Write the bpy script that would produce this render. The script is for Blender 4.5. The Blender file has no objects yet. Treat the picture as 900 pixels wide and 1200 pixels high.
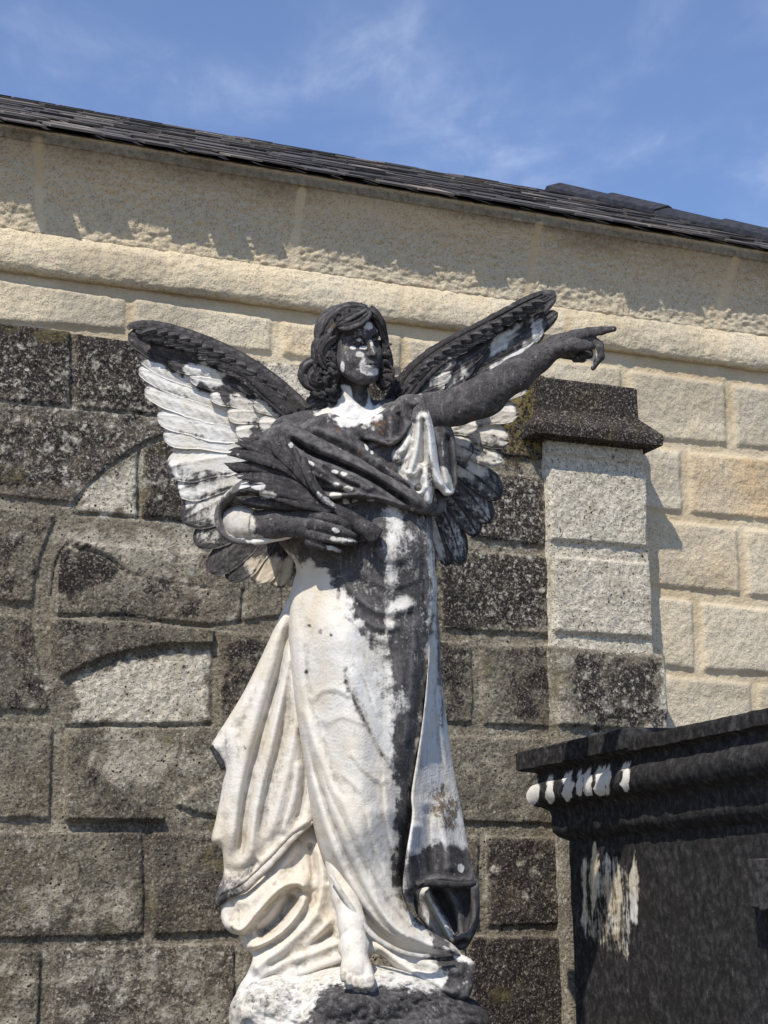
import bpy, math, random
import numpy as np
from mathutils import Vector, Matrix
random.seed(7); np.random.seed(7)
S = bpy.context.scene
COL = S.collection
PI = math.pi
# ------------------------------------------------------------------ camera
FPX = 1900.0                       # focal length in photo pixels (900 x 1200)
PITCH = math.atan(451.0/1900.0)
ROLL = math.radians(1.1)
CAM = np.array([0.0, 0.0, 1.62])
_f = np.array([0, math.cos(PITCH), math.sin(PITCH)])
_r0 = np.array([1.0, 0, 0]); _u0 = np.array([0, -math.sin(PITCH), math.cos(PITCH)])
RT = _r0*math.cos(ROLL) - _u0*math.sin(ROLL)
UP = _u0*math.cos(ROLL) + _r0*math.sin(ROLL)
FW = _f
cd = bpy.data.cameras.new('camera'); cam = bpy.data.objects.new('camera', cd); COL.objects.link(cam)
M = Matrix.Identity(4)
for i in range(3):
    M[i][0] = RT[i]; M[i][1] = UP[i]; M[i][2] = -FW[i]; M[i][3] = CAM[i]
cam.matrix_world = M
cd.sensor_fit = 'VERTICAL'; cd.sensor_height = 24.0; cd.lens = 24.0*FPX/1200.0
cd.clip_start = 0.05; cd.clip_end = 2000
S.camera = cam

def ray(px, py):
    px = np.asarray(px, float); py = np.asarray(py, float)
    return (FW + RT*((px-450)/FPX)[..., None] - UP*((py-600)/FPX)[..., None])
def to_px(P):
    d = P - CAM
    z = d @ FW
    return 450 + FPX*(d @ RT)/z, 600 - FPX*(d @ UP)/z, z
# statue sculpting space: x, y in photo pixels, z in the same unit towards the viewer from an upright plane
DST = 4.1; K = DST/FPX; SHEAR = 0.237
def A(x, y, z):
    x = np.asarray(x, float); y = np.asarray(y, float); z = np.asarray(z, float)
    x, y, z = np.broadcast_arrays(x, y, z)
    dep = DST - K*(z + SHEAR*(y-780))
    return CAM + FW*dep[..., None] + RT*((x-450)/FPX*dep)[..., None] - UP*((y-600)/FPX*dep)[..., None]

# ------------------------------------------------------------------ numpy helpers
def sstep(a, b, x):
    t = np.clip((x-a)/(b-a), 0, 1); return t*t*(3-2*t)
def _hash(ix, iy, iz, seed):
    n = (ix*374761393 + iy*668265263 + iz*2147483647 + seed*1274126177) & 0xffffffff
    n = ((n ^ (n >> 13))*1274126177) & 0xffffffff
    n = ((n ^ (n >> 16))*2246822519) & 0xffffffff
    return ((n ^ (n >> 15)) & 0xffff)/65535.0
def noise2(x, y, seed=0):
    ix = np.floor(x).astype(np.int64); iy = np.floor(y).astype(np.int64)
    fx = x-ix; fy = y-iy
    fx = fx*fx*fx*(fx*(fx*6-15)+10); fy = fy*fy*fy*(fy*(fy*6-15)+10)
    z = np.zeros_like(ix)
    a = _hash(ix, iy, z, seed); b = _hash(ix+1, iy, z, seed)
    c = _hash(ix, iy+1, z, seed); d = _hash(ix+1, iy+1, z, seed)
    return (a*(1-fx)+b*fx)*(1-fy) + (c*(1-fx)+d*fx)*fy
def fbm(x, y, oct=4, seed=0, gain=0.5):
    s = 0; a = 1; t = 0
    for o in range(oct):
        s = s + a*(noise2(x*2**o + 17.3*o, y*2**o - 9.1*o, seed+o)-0.5); t += a; a *= gain
    return s/t*2          # about -1..1
def catmull(pts, n=8, closed=False):
    P = np.asarray(pts, float)
    if len(P) < 3 and not closed:
        t = np.linspace(0, 1, n*max(1, len(P)-1)+1)
        return P[0] + (P[-1]-P[0])*t[:, None]
    if closed: Q = np.vstack([P[-1], P, P[0], P[1]])
    else: Q = np.vstack([2*P[0]-P[1], P, 2*P[-1]-P[-2]])
    out = []
    for i in range(1, len(Q)-2):
        p0, p1, p2, p3 = Q[i-1], Q[i], Q[i+1], Q[i+2]
        t = np.linspace(0, 1, n, endpoint=False)[:, None]
        out.append(0.5*((2*p1) + (-p0+p2)*t + (2*p0-5*p1+4*p2-p3)*t*t + (-p0+3*p1-3*p2+p3)*t**3))
    out = np.vstack(out)
    if not closed: out = np.vstack([out, P[-1]])
    return out
def poly_sd(x, y, poly, nearest=False):
    """signed distance to polygon, positive inside"""
    x = np.asarray(x, float); y = np.asarray(y, float)
    P = np.asarray(poly, float); n = len(P)
    d2 = np.full(x.shape, 1e18); ins = np.zeros(x.shape, bool)
    nx = np.zeros(x.shape); ny = np.zeros(x.shape)
    for i in range(n):
        ax, ay = P[i]; bx, by = P[(i+1) % n]
        ex, ey = bx-ax, by-ay; L = ex*ex+ey*ey+1e-12
        t = np.clip(((x-ax)*ex + (y-ay)*ey)/L, 0, 1)
        qx = ax+t*ex; qy = ay+t*ey
        dd = (x-qx)**2 + (y-qy)**2
        if nearest:
            m = dd < d2; nx[m] = qx[m]; ny[m] = qy[m]
        d2 = np.minimum(d2, dd)
        c = (ay > y) != (by > y)
        xi = (by-ay); xi = xi if abs(xi) > 1e-12 else 1e-12
        ins ^= c & (x < ex*(y-ay)/xi + ax)
    d = np.sqrt(d2)
    sd = np.where(ins, d, -d)
    return (sd, nx, ny) if nearest else sd
def line_d(x, y, pts):
    """distance, signed side and 0..1 parameter along a polyline"""
    P = np.asarray(pts, float)
    if len(P) == 1:
        d = np.hypot(x-P[0, 0], y-P[0, 1]); return d, np.ones_like(d), np.full_like(d, .5)
    seg = np.hypot(*(P[1:]-P[:-1]).T); cum = np.concatenate([[0], np.cumsum(seg)]); T = cum[-1]
    best = np.full(x.shape, 1e18); side = np.ones(x.shape); par = np.zeros(x.shape)
    for i in range(len(P)-1):
        ax, ay = P[i]; ex, ey = P[i+1]-P[i]; L = ex*ex+ey*ey+1e-12
        t = np.clip(((x-ax)*ex+(y-ay)*ey)/L, 0, 1)
        dx = x-ax-t*ex; dy = y-ay-t*ey; dd = dx*dx+dy*dy
        m = dd < best
        best = np.where(m, dd, best)
        side = np.where(m, np.sign(ex*dy-ey*dx), side)
        par = np.where(m, (cum[i]+t*seg[i])/T, par)
    return np.sqrt(best), side, par
def stroke(x, y, pts, w, a, w2=None, taper=0.15, n=6):
    """fold: height a, half width w on the right of the line, w2 on its left"""
    P = catmull(pts, n) if len(pts) > 2 else np.asarray(pts, float)
    w2 = w if w2 is None else w2
    R = max(w, w2)*2.2
    out = np.zeros(x.shape)
    m = (x > P[:, 0].min()-R) & (x < P[:, 0].max()+R) & (y > P[:, 1].min()-R) & (y < P[:, 1].max()+R)
    if not m.any(): return out
    d, s, t = line_d(x[m], y[m], P)
    ww = np.where(s > 0, w, w2)
    env = np.ones_like(d)
    if taper > 0 and len(P) > 1: env = sstep(0, taper, t)*sstep(0, taper, 1-t)
    if max(w, w2) > 11: p = np.exp(-(d/ww)**2*1.3)
    else:                                    # crisp crest with hollow flanks
        e = .42*ww; p = np.clip(1-(np.sqrt(d*d+e*e)-e)/(1.75*ww), 0, 1)**1.9
    out[m] = a*p*env
    return out
def paint(x, y, base, items, seed=3):
    d = np.full(x.shape, float(base))
    n1 = fbm(x/14., y/14., 4, seed); n2 = fbm(x/5., y/5., 3, seed+9)
    for it in items:
        poly, val, soft, amp = it[:4]
        if soft >= 2.5: soft *= 1.7; amp *= 1.15
        P = np.asarray(poly, float); R = soft+abs(amp)*1.6+2
        m = (x > P[:, 0].min()-R) & (x < P[:, 0].max()+R) & (y > P[:, 1].min()-R) & (y < P[:, 1].max()+R)
        if not m.any(): continue
        sd = poly_sd(x[m], y[m], P) + n1[m]*amp + n2[m]*amp*.4
        k = sstep(-soft, soft, sd)
        d[m] = d[m]*(1-k) + val*k
    return d
def blob(cx, cy, rx, ry=None, n=10):
    ry = rx if ry is None else ry
    t = np.linspace(0, 2*PI, n, endpoint=False)
    return [(cx+rx*math.cos(a), cy+ry*math.sin(a)) for a in t]

# ------------------------------------------------------------------ mesh building
class Geo:
    """collects vertices, quads and triangles and per-vertex attributes, then makes ONE mesh object"""
    def __init__(s): s.V = []; s.F = []; s.n = 0; s.at = {}
    def add(s, V, faces, **attrs):
        V = np.asarray(V, float).reshape(-1, 3)
        k = len(V)
        for f in faces:
            f = np.asarray(f, np.int64)
            if f.size: s.F.append(f + s.n)
        for nme in set(list(s.at)+list(attrs)):
            if nme not in s.at: s.at[nme] = [np.zeros(s.n)] if s.n else []
            v = attrs.get(nme, 0.0)
            s.at[nme].append(np.broadcast_to(np.asarray(v, float).reshape(-1) if np.ndim(v) else np.array([float(v)]), (k,)).copy())
        s.V.append(V); s.n += k
    def build(s, name, mat, parent=None, smooth=True, sharp=None, world=True):
        V = np.vstack(s.V)
        me = bpy.data.meshes.new(name)
        off = 0
        bpy.context.view_layer.update()
        if parent is not None: off = np.array(parent.matrix_world.translation)
        o = bpy.data.objects.new(name, me); COL.objects.link(o)
        o.parent = parent
        V = V - off
        loops = np.concatenate([f.reshape(-1) for f in s.F])
        sizes = np.concatenate([np.full(len(f), f.shape[1]) for f in s.F])
        me.vertices.add(len(V)); me.vertices.foreach_set('co', V.astype(np.float32).reshape(-1))
        me.loops.add(len(loops)); me.loops.foreach_set('vertex_index', loops.astype(np.int32))
        me.polygons.add(len(sizes))
        st = np.concatenate([[0], np.cumsum(sizes)[:-1]])
        me.polygons.foreach_set('loop_start', st.astype(np.int32))
        me.polygons.foreach_set('loop_total', sizes.astype(np.int32))
        me.polygons.foreach_set('use_smooth', np.full(len(sizes), smooth))
        if 'dark' in s.at:      # hollows, stained and shaded in the colour, and worn ridges of the carving
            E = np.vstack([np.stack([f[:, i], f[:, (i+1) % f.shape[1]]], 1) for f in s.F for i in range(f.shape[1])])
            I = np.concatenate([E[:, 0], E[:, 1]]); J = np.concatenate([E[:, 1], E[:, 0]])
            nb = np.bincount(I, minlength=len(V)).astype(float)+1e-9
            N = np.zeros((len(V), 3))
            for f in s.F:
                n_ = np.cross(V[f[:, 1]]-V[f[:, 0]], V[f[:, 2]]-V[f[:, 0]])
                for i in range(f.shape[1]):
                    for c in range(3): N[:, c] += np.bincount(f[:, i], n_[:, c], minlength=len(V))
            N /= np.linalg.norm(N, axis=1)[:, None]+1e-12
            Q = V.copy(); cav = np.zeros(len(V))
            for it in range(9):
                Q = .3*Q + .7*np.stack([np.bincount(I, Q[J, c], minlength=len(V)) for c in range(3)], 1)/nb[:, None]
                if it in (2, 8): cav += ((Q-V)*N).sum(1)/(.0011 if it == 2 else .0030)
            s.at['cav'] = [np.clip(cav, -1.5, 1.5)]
        for k, v in s.at.items():
            a = me.attributes.new(k, 'FLOAT', 'POINT')
            a.data.foreach_set('value', np.concatenate(v).astype(np.float32))
        me.update(calc_edges=True); me.validate()
        if smooth and sharp: me.set_sharp_from_angle(angle=math.radians(sharp))
        me.materials.append(mat)
        return o
def gridfaces(nr, nc, wrap=False):
    i = np.arange(nr-1)[:, None]; j = np.arange(nc if wrap else nc-1)[None, :]
    j2 = (j+1) % nc
    return np.stack(np.broadcast_arrays(i*nc+j, i*nc+j2, (i+1)*nc+j2, (i+1)*nc+j), -1).reshape(-1, 4)
def thing(name, label, cat, loc=(0, 0, 0), group=None):
    o = bpy.data.objects.new(name, None); COL.objects.link(o)
    o.location = loc; o.empty_display_size = .2
    o['label'] = label; o['category'] = cat
    if group: o['group'] = group
    bpy.context.view_layer.update()
    return o

def surface_nets(f, origin, h):
    """f<0 inside; returns vertices and quads in the grid's own coordinates"""
    nx, ny, nz = f.shape
    s = f < 0
    acc = np.zeros((nx-1, ny-1, nz-1, 3), np.float32); cnt = np.zeros((nx-1, ny-1, nz-1), np.float32)
    def sl(d, e): return slice(d, e-1+d)
    for ax in range(3):
        others = [a for a in range(3) if a != ax]
        for b in (0, 1):
            for c in (0, 1):
                i0 = [0, 0, 0]; i1 = [0, 0, 0]
                i0[others[0]] = b; i0[others[1]] = c
                i1[:] = i0[:]; i1[ax] = 1
                A0 = f[tuple(sl(i0[k], f.shape[k]) for k in range(3))]
                A1 = f[tuple(sl(i1[k], f.shape[k]) for k in range(3))]
                m = (A0 < 0) != (A1 < 0)
                t = np.where(m, A0/np.where(m, A0-A1, 1), 0)
                cnt += m
                for k in range(3):
                    acc[..., k] += np.where(m, (t if k == ax else i0[k]), 0)
    mix = cnt > 0
    idx = np.full(mix.shape, -1, np.int64); idx[mix] = np.arange(mix.sum())
    loc = acc[mix]/cnt[mix][:, None]
    cell = np.argwhere(mix)
    V = (cell+loc)*h + np.asarray(origin)
    quads = []
    for ax in range(3):
        a1 = (ax+1) % 3; a2 = (ax+2) % 3
        n = list(f.shape)
        lo = [slice(None)]*3; hi = [slice(None)]*3
        lo[ax] = slice(0, n[ax]-1); hi[ax] = slice(1, n[ax])
        for a in (a1, a2): lo[a] = slice(1, n[a]-1); hi[a] = slice(1, n[a]-1)
        s0 = s[tuple(lo)]; s1 = s[tuple(hi)]
        e = np.argwhere(s0 != s1)
        if not len(e): continue
        p = e.copy(); p[:, a1] += 1; p[:, a2] += 1      # grid point index
        def cellid(d1, d2):
            q = p.copy(); q[:, a1] += d1; q[:, a2] += d2
            return idx[q[:, 0], q[:, 1], q[:, 2]]
        q = np.stack([cellid(-1, -1), cellid(0, -1), cellid(0, 0), cellid(-1, 0)], -1)
        flip = ~s0[tuple(e.T)]
        q[flip] = q[flip][:, ::-1]
        quads.append(q)
    return V, np.vstack(quads)
class Field:
    """signed distance grid with smooth unions of simple bodies"""
    def __init__(s, lo, hi, h):
        s.lo = np.array(lo, float); s.h = h
        n = np.ceil((np.array(hi)-s.lo)/h).astype(int)+1
        s.ax = [s.lo[i]+h*np.arange(n[i]) for i in range(3)]
        s.f = np.full(n, 50.0, np.float32)
    def _win(s, lo, hi, pad):
        w = []
        for i in range(3):
            a = int(max(0, math.floor((lo[i]-pad-s.lo[i])/s.h))); b = int(min(len(s.ax[i]), math.ceil((hi[i]+pad-s.lo[i])/s.h)+1))
            w.append(slice(a, max(a, b)))
        X = s.ax[0][w[0]][:, None, None]; Y = s.ax[1][w[1]][None, :, None]; Z = s.ax[2][w[2]][None, None, :]
        return tuple(w), X, Y, Z
    def _mix(s, w, d, k, sub=False):
        a = s.f[w]
        if sub: d = -d
        if k > 0:
            h = np.clip(k-np.abs(a-d), 0, None)/k
            q = h*h*k*.25
        else: q = 0
        s.f[w] = (np.maximum(a, d)+q) if sub else (np.minimum(a, d)-q)
    def cap(s, a, b, ra, rb=None, k=4, sub=False):
        rb = ra if rb is None else rb
        a = np.array(a, float); b = np.array(b, float); r = max(ra, rb)
        w, X, Y, Z = s._win(np.minimum(a, b), np.maximum(a, b), r+k+12)
        e = b-a; L = e@e+1e-9
        t = np.clip(((X-a[0])*e[0]+(Y-a[1])*e[1]+(Z-a[2])*e[2])/L, 0, 1)
        d = np.sqrt((X-a[0]-t*e[0])**2+(Y-a[1]-t*e[1])**2+(Z-a[2]-t*e[2])**2) - (ra+(rb-ra)*t)
        s._mix(w, d, k, sub)
    def chain(s, pts, k=4, sub=False):
        for p, q in zip(pts[:-1], pts[1:]): s.cap(p[:3], q[:3], p[3], q[3], k, sub)
    def ell(s, c, r, k=4, rot=None, sub=False):
        c = np.array(c, float); r = np.array(r, float); m = r.max()
        w, X, Y, Z = s._win(c, c, m+k+12)
        X, Y, Z = X-c[0], Y-c[1], Z-c[2]
        if rot is not None:
            R = np.array(rot)
            X, Y, Z = R[0, 0]*X+R[0, 1]*Y+R[0, 2]*Z, R[1, 0]*X+R[1, 1]*Y+R[1, 2]*Z, R[2, 0]*X+R[2, 1]*Y+R[2, 2]*Z
        k0 = np.sqrt((X/r[0])**2+(Y/r[1])**2+(Z/r[2])**2); k1 = np.sqrt((X/r[0]**2)**2+(Y/r[1]**2)**2+(Z/r[2]**2)**2)
        s._mix(w, k0*(k0-1)/(k1+1e-6), k, sub)
    def mesh(s): return surface_nets(s.f, s.lo, s.h)

def relief(g, outline, zf, step=2.0, edge=6.0, thick=20.0, attr=None, smooth_outline=6, zoff=0.0, closed_back=True):
    """a carved sheet: outline in photo px, front zf(x,y,sd), rounded rim, flat-ish back"""
    O = catmull(outline, smooth_outline, True) if smooth_outline else np.asarray(outline, float)
    x0, y0 = O.min(0)-step*1.5; x1, y1 = O.max(0)+step*1.5
    xs = np.arange(x0, x1, step); ys = np.arange(y0, y1, step)
    X, Y = np.meshgrid(xs, ys)
    sd, qx, qy = poly_sd(X, Y, O, True)
    ins = sd > 0
    cell = ins[:-1, :-1] | ins[1:, :-1] | ins[:-1, 1:] | ins[1:, 1:]
    used = np.zeros(ins.shape, bool)
    for a in (slice(0, -1), slice(1, None)):
        for b in (slice(0, -1), slice(1, None)): used[a, b] |= cell
    out = used & ~ins
    X = np.where(out, qx, X); Y = np.where(out, qy, Y); sd = np.where(out, 0, sd)
    x = X[used]; y = Y[used]; s = sd[used]
    z = zf(x, y, s) + zoff
    if edge > 0:
        q = np.clip(s/edge, 0, 1); z = z - edge*(1-np.sqrt(np.clip(1-(1-q)**2, 0, 1)))
    th = thick(x, y, s) if callable(thick) else thick
    idx = np.full(used.shape, -1, np.int64); idx[used] = np.arange(used.sum())
    ii, jj = np.nonzero(cell)
    q = np.stack([idx[ii, jj], idx[ii+1, jj], idx[ii+1, jj+1], idx[ii, jj+1]], -1)
    n = len(x)
    V = np.vstack([A(x, y, z), A(x, y, z-th)])
    # side walls along boundary edges
    e = np.vstack([q[:, [0, 1]], q[:, [1, 2]], q[:, [2, 3]], q[:, [3, 0]]])
    key = np.minimum(e[:, 0], e[:, 1])*n + np.maximum(e[:, 0], e[:, 1])
    u, first, cnt = np.unique(key, return_index=True, return_counts=True)
    b = e[first[cnt == 1]]
    side = np.stack([b[:, 1], b[:, 0], b[:, 0]+n, b[:, 1]+n], -1)
    at = {}
    if attr:
        for kx, fn in attr.items():
            v = fn(x, y); at[kx] = np.concatenate([v, v])
    g.add(V, [q, q[:, ::-1]+n, side], **at)
def tube(g, pts, nseg=14, sub=8, attr=None, groove=0, gdepth=0.12, flat=1.0, caps=True, twist=0.0):
    """tapered tube through (x,y,z,r) points in sculpting space"""
    P = catmull(pts, sub)
    c = P[:, :3]; r = np.maximum(P[:, 3], .05)
    T = np.gradient(c, axis=0); T /= np.linalg.norm(T, axis=1)[:, None]+1e-9
    ref = np.array([0.0, 0, 1.0])
    N = np.cross(np.broadcast_to(ref, T.shape), T); ln = np.linalg.norm(N, axis=1)[:, None]
    N = np.where(ln > .15, N/(ln+1e-9), np.array([1.0, 0, 0]))
    B = np.cross(T, N)
    th = np.linspace(0, 2*PI, nseg, endpoint=False)
    tw = np.linspace(0, twist, len(c))[:, None]
    rr = r[:, None]*(1 + gdepth*np.cos(groove*th[None, :]+tw) if groove else np.ones_like(th)[None, :])
    X = c[:, None, :] + (N[:, None, :]*np.cos(th)[None, :, None] + B[:, None, :]*np.sin(th)[None, :, None]*flat)*rr[..., None]
    V = X.reshape(-1, 3)
    nz_ = fbm(V[:, 0]/4+V[:, 2]*.11, V[:, 1]/4+V[:, 2]*.17, 3, 91)
    V = V + nz_[:, None]*np.minimum(np.repeat(r, nseg)*.13, .9)[:, None]
    F = [gridfaces(len(c), nseg, True)]
    n0 = len(V)
    V = np.vstack([V, c[0], c[-1]])
    j = np.arange(nseg); j2 = (j+1) % nseg
    F.append(np.stack([np.full(nseg, n0), j2, j], -1)); b = (len(c)-1)*nseg
    F.append(np.stack([np.full(nseg, n0+1), b+j, b+j2], -1))
    at = {}
    if attr:
        for kx, fn in attr.items(): at[kx] = fn(V[:, 0], V[:, 1])
    g.add(A(V[:, 0], V[:, 1], V[:, 2]), F, **at)
# ------------------------------------------------------------------ materials
class NT:
    def __init__(s, name):
        s.m = bpy.data.materials.new(name); s.m.use_nodes = True
        s.t = s.m.node_tree; s.N = s.t.nodes; s.N.clear()
        s.out = s.n('ShaderNodeOutputMaterial'); s.b = s.n('ShaderNodeBsdfPrincipled')
        s.l(s.b.outputs[0], s.out.inputs[0])
        s.tc = s.n('ShaderNodeTexCoord')
    def n(s, t): return s.N.new(t)
    def l(s, a, b): s.t.links.new(a, b)
    def put(s, sock, v):
        if v is None: return
        if hasattr(v, 'links') or isinstance(v, bpy.types.NodeSocket): s.l(v, sock)
        else: sock.default_value = v
    def map(s, scale=(1, 1, 1), rot=(0, 0, 0), loc=(0, 0, 0), src=None):
        m = s.n('ShaderNodeMapping'); s.l(src or s.tc.outputs['Object'], m.inputs[0])
        m.inputs['Scale'].default_value = scale; m.inputs['Rotation'].default_value = rot; m.inputs['Location'].default_value = loc
        return m.outputs[0]
    def noise(s, scale, detail=4, rough=.55, vec=None, dist=0.0):
        n = s.n('ShaderNodeTexNoise'); n.inputs['Scale'].default_value = scale; n.inputs['Detail'].default_value = detail
        n.inputs['Roughness'].default_value = rough; n.inputs['Distortion'].default_value = dist
        s.l(vec or s.tc.outputs['Object'], n.inputs['Vector']); return n.outputs[0]
    def voro(s, scale, vec=None, feature='F1', out='Distance', rand=1.0):
        n = s.n('ShaderNodeTexVoronoi'); n.feature = feature; n.inputs['Scale'].default_value = scale
        n.inputs['Randomness'].default_value = rand
        s.l(vec or s.tc.outputs['Object'], n.inputs['Vector']); return n.outputs[out]
    def attr(s, name):
        n = s.n('ShaderNodeAttribute'); n.attribute_name = name; return n.outputs['Fac']
    def math(s, op, a, b=None, clamp=False):
        n = s.n('ShaderNodeMath'); n.operation = op; n.use_clamp = clamp
        s.put(n.inputs[0], a); s.put(n.inputs[1], b); return n.outputs[0]
    def step(s, v, a, b, lo=0.0, hi=1.0):
        n = s.n('ShaderNodeMapRange'); n.interpolation_type = 'SMOOTHSTEP'
        s.put(n.inputs[0], v); n.inputs[1].default_value = a; n.inputs[2].default_value = b
        n.inputs[3].default_value = lo; n.inputs[4].default_value = hi; return n.outputs[0]
    def lin(s, v, a, b, lo=0.0, hi=1.0):
        n = s.n('ShaderNodeMapRange'); s.put(n.inputs[0], v); n.inputs[1].default_value = a; n.inputs[2].default_value = b
        n.inputs[3].default_value = lo; n.inputs[4].default_value = hi; return n.outputs[0]
    def mix(s, f, a, b, mode='MIX'):
        n = s.n('ShaderNodeMix'); n.data_type = 'RGBA'; n.blend_type = mode
        s.put(n.inputs[0], f)
        for so, v in ((n.inputs[6], a), (n.inputs[7], b)):
            if isinstance(v, tuple): v = v if len(v) == 4 else (*v, 1)
            s.put(so, v)
        return n.outputs[2]
    def ramp(s, v, stops):
        n = s.n('ShaderNodeValToRGB'); r = n.color_ramp
        while len(r.elements) > 1: r.elements.remove(r.elements[-1])
        r.elements[0].position = stops[0][0]; r.elements[0].color = (*stops[0][1], 1)
        for p, c in stops[1:]:
            e = r.elements.new(p); e.color = (*c, 1)
        s.put(n.inputs[0], v); return n.outputs[0]
    def bump(s, h, strength=.5, dist=.01, prev=None):
        n = s.n('ShaderNodeBump'); n.inputs['Strength'].default_value = strength; n.inputs['Distance'].default_value = dist
        s.l(h, n.inputs['Height'])
        if prev is not None: s.l(prev, n.inputs['Normal'])
        return n.outputs[0]
    def done(s, col, rough=.9, bump=None, spec=.25):
        s.put(s.b.inputs['Base Color'], col if not isinstance(col, tuple) else (*col, 1))
        s.put(s.b.inputs['Roughness'], rough); s.b.inputs['Specular IOR Level'].default_value = spec
        if bump is not None: s.l(bump, s.b.inputs['Normal'])
        return s.m

def mat_statue():
    t = NT('weathered_marble')
    d = t.attr('dark'); och = t.attr('lichen'); cav = t.attr('cav')
    n1 = t.noise(38, 6, .62); n2 = t.noise(150, 4, .62); n3 = t.noise(9, 4, .55); n4 = t.noise(420, 2, .6)
    stk = t.noise(1, 5, .62, t.map((70, 70, 9)))
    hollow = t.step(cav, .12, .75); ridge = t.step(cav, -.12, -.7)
    # white marble with warm and grey stains
    streak = t.noise(1, 5, .6, t.map((26, 26, 5)))
    w = t.mix(t.step(n3, .40, .66), (.675, .655, .61), (.615, .57, .485))
    w = t.mix(t.step(streak, .54, .80, 0, .45), w, (.52, .47, .385))
    w = t.mix(t.step(n1, .54, .76, 0, .5), w, (.43, .42, .39))
    w = t.mix(t.step(n2, .58, .74, 0, .35), w, (.40, .37, .32))
    w = t.mix(t.math('MULTIPLY', t.step(n2, .66, .74, 0, .8), t.step(n1, .50, .62)), w, (.10, .09, .08))
    w = t.mix(t.math('MULTIPLY', t.attr('warm'), t.lin(n1, .3, .7, .5, 1.0)), w, (.60, .475, .305))
    w = t.mix(t.math('MULTIPLY', hollow, t.lin(n1, .3, .6, .05, .5)), w, (.24, .20, .15))  # hollows: brown staining plus shading put into the colour
    # black algae crust
    k = t.ramp(n1, [(.25, (.022, .021, .021)), (.42, (.045, .042, .042)), (.56, (.080, .074, .072)), (.72, (.17, .16, .15))])
    k = t.mix(t.step(n3, .38, .62, .0, .5), k, (.085, .078, .076))
    k = t.mix(t.step(stk, .54, .72, 0, .55), k, (.16, .15, .145))
    k = t.mix(t.step(n2, .56, .70, 0, .5), k, (.125, .118, .112))
    k = t.mix(t.step(n2, .44, .32, 0, .7), k, (.012, .011, .011))
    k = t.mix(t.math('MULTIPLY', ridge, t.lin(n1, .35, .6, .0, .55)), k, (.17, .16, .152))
    pale = t.voro(60, feature='F1'); pale2 = t.noise(24, 3, .6)
    k = t.mix(t.math('MULTIPLY', t.step(pale, .30, .12), t.step(pale2, .56, .66)), k, (.34, .33, .30))
    k = t.mix(t.step(n4, .64, .72, 0, .5), k, (.30, .29, .27))
    k = t.mix(t.math('MULTIPLY', hollow, .42), k, (.010, .009, .009))  # crust painted blacker in hollows, as crevice shading
    pits = t.voro(95)
    k = t.mix(t.math('MULTIPLY', t.step(pits, .25, .12), t.step(n3, .50, .60)), k, (.006, .006, .006))
    dd = t.math('ADD', d, t.math('MULTIPLY', t.math('SUBTRACT', n1, .5), 1.0))
    dd = t.math('ADD', dd, t.math('MULTIPLY', t.math('SUBTRACT', n2, .5), .75))
    dd = t.math('ADD', dd, t.math('MULTIPLY', t.math('SUBTRACT', stk, .5), .95))
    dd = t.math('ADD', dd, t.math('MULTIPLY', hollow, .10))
    dd = t.math('ADD', dd, t.math('MULTIPLY', t.math('SUBTRACT', t.noise(13, 5, .6), .5), .55))
    fac = t.step(dd, .36, .82)
    film = t.step(dd, .14, .46, 0, .34)
    c = t.mix(film, w, (.27, .26, .245)); c = t.mix(fac, c, k)
    # orange and brown lichen
    ln = t.noise(60, 5, .65)
    lf = t.math('MULTIPLY', t.step(t.math('ADD', och, t.math('MULTIPLY', t.math('SUBTRACT', ln, .5), 2.1)), .66, .86), .8)
    oc = t.ramp(t.noise(140, 3), [(.3, (.05, .034, .020)), (.55, (.15, .088, .038)), (.72, (.31, .20, .10))])
    c = t.mix(lf, c, oc)
    b = t.bump(n4, .12, .003); b = t.bump(n2, .35, .005, b); b = t.bump(n1, .35, .010, b)
    b = t.bump(fac, .3, .0025, b)
    return t.done(c, t.lin(fac, 0, 1, .62, .98), b, .16)

def mat_granite(name, warm=True):
    t = NT(name)
    tint = t.attr('tint'); dirt = t.attr('dirt'); mort = t.attr('mortar'); shade = t.attr('shade')
    g1 = t.noise(170, 3, .7); g2 = t.voro(210, out='Color'); g3 = t.noise(3.2, 5, .6); g4 = t.noise(55, 4, .6)
    base = t.mix(t.step(tint, .0, .3, .55, 0), (.63, .51, .325), (.53, .475, .375)); base = t.mix(t.step(tint, .3, .9), base, (.63, .42, .195))
    base = t.mix(t.step(g3, .38, .7, 0, .55), base, (.53, .48, .375))
    base = t.mix(t.step(g1, .36, .68, .0, .5), base, (.76, .68, .53))
    base = t.mix(t.step(g2, .72, .86, 0, .55), base, (.19, .16, .125))
    base = t.mix(t.step(g4, .52, .74, 0, .38), base, (.36, .30, .21))
    m = t.mix(t.step(g3, .4, .65), (.66, .555, .385), (.55, .44, .28))
    c = t.mix(mort, base, m)
    c = t.mix(t.math('MULTIPLY', dirt, t.lin(g4, .3, .7, .7, 1.1)), c, (.16, .125, .085))
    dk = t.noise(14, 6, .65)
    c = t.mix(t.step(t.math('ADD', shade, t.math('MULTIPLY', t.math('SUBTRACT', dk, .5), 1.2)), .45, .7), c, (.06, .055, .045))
    b = t.bump(g1, .40, .010); b = t.bump(g4, .45, .018, b)
    return t.done(c, .95, b, .15)

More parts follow.
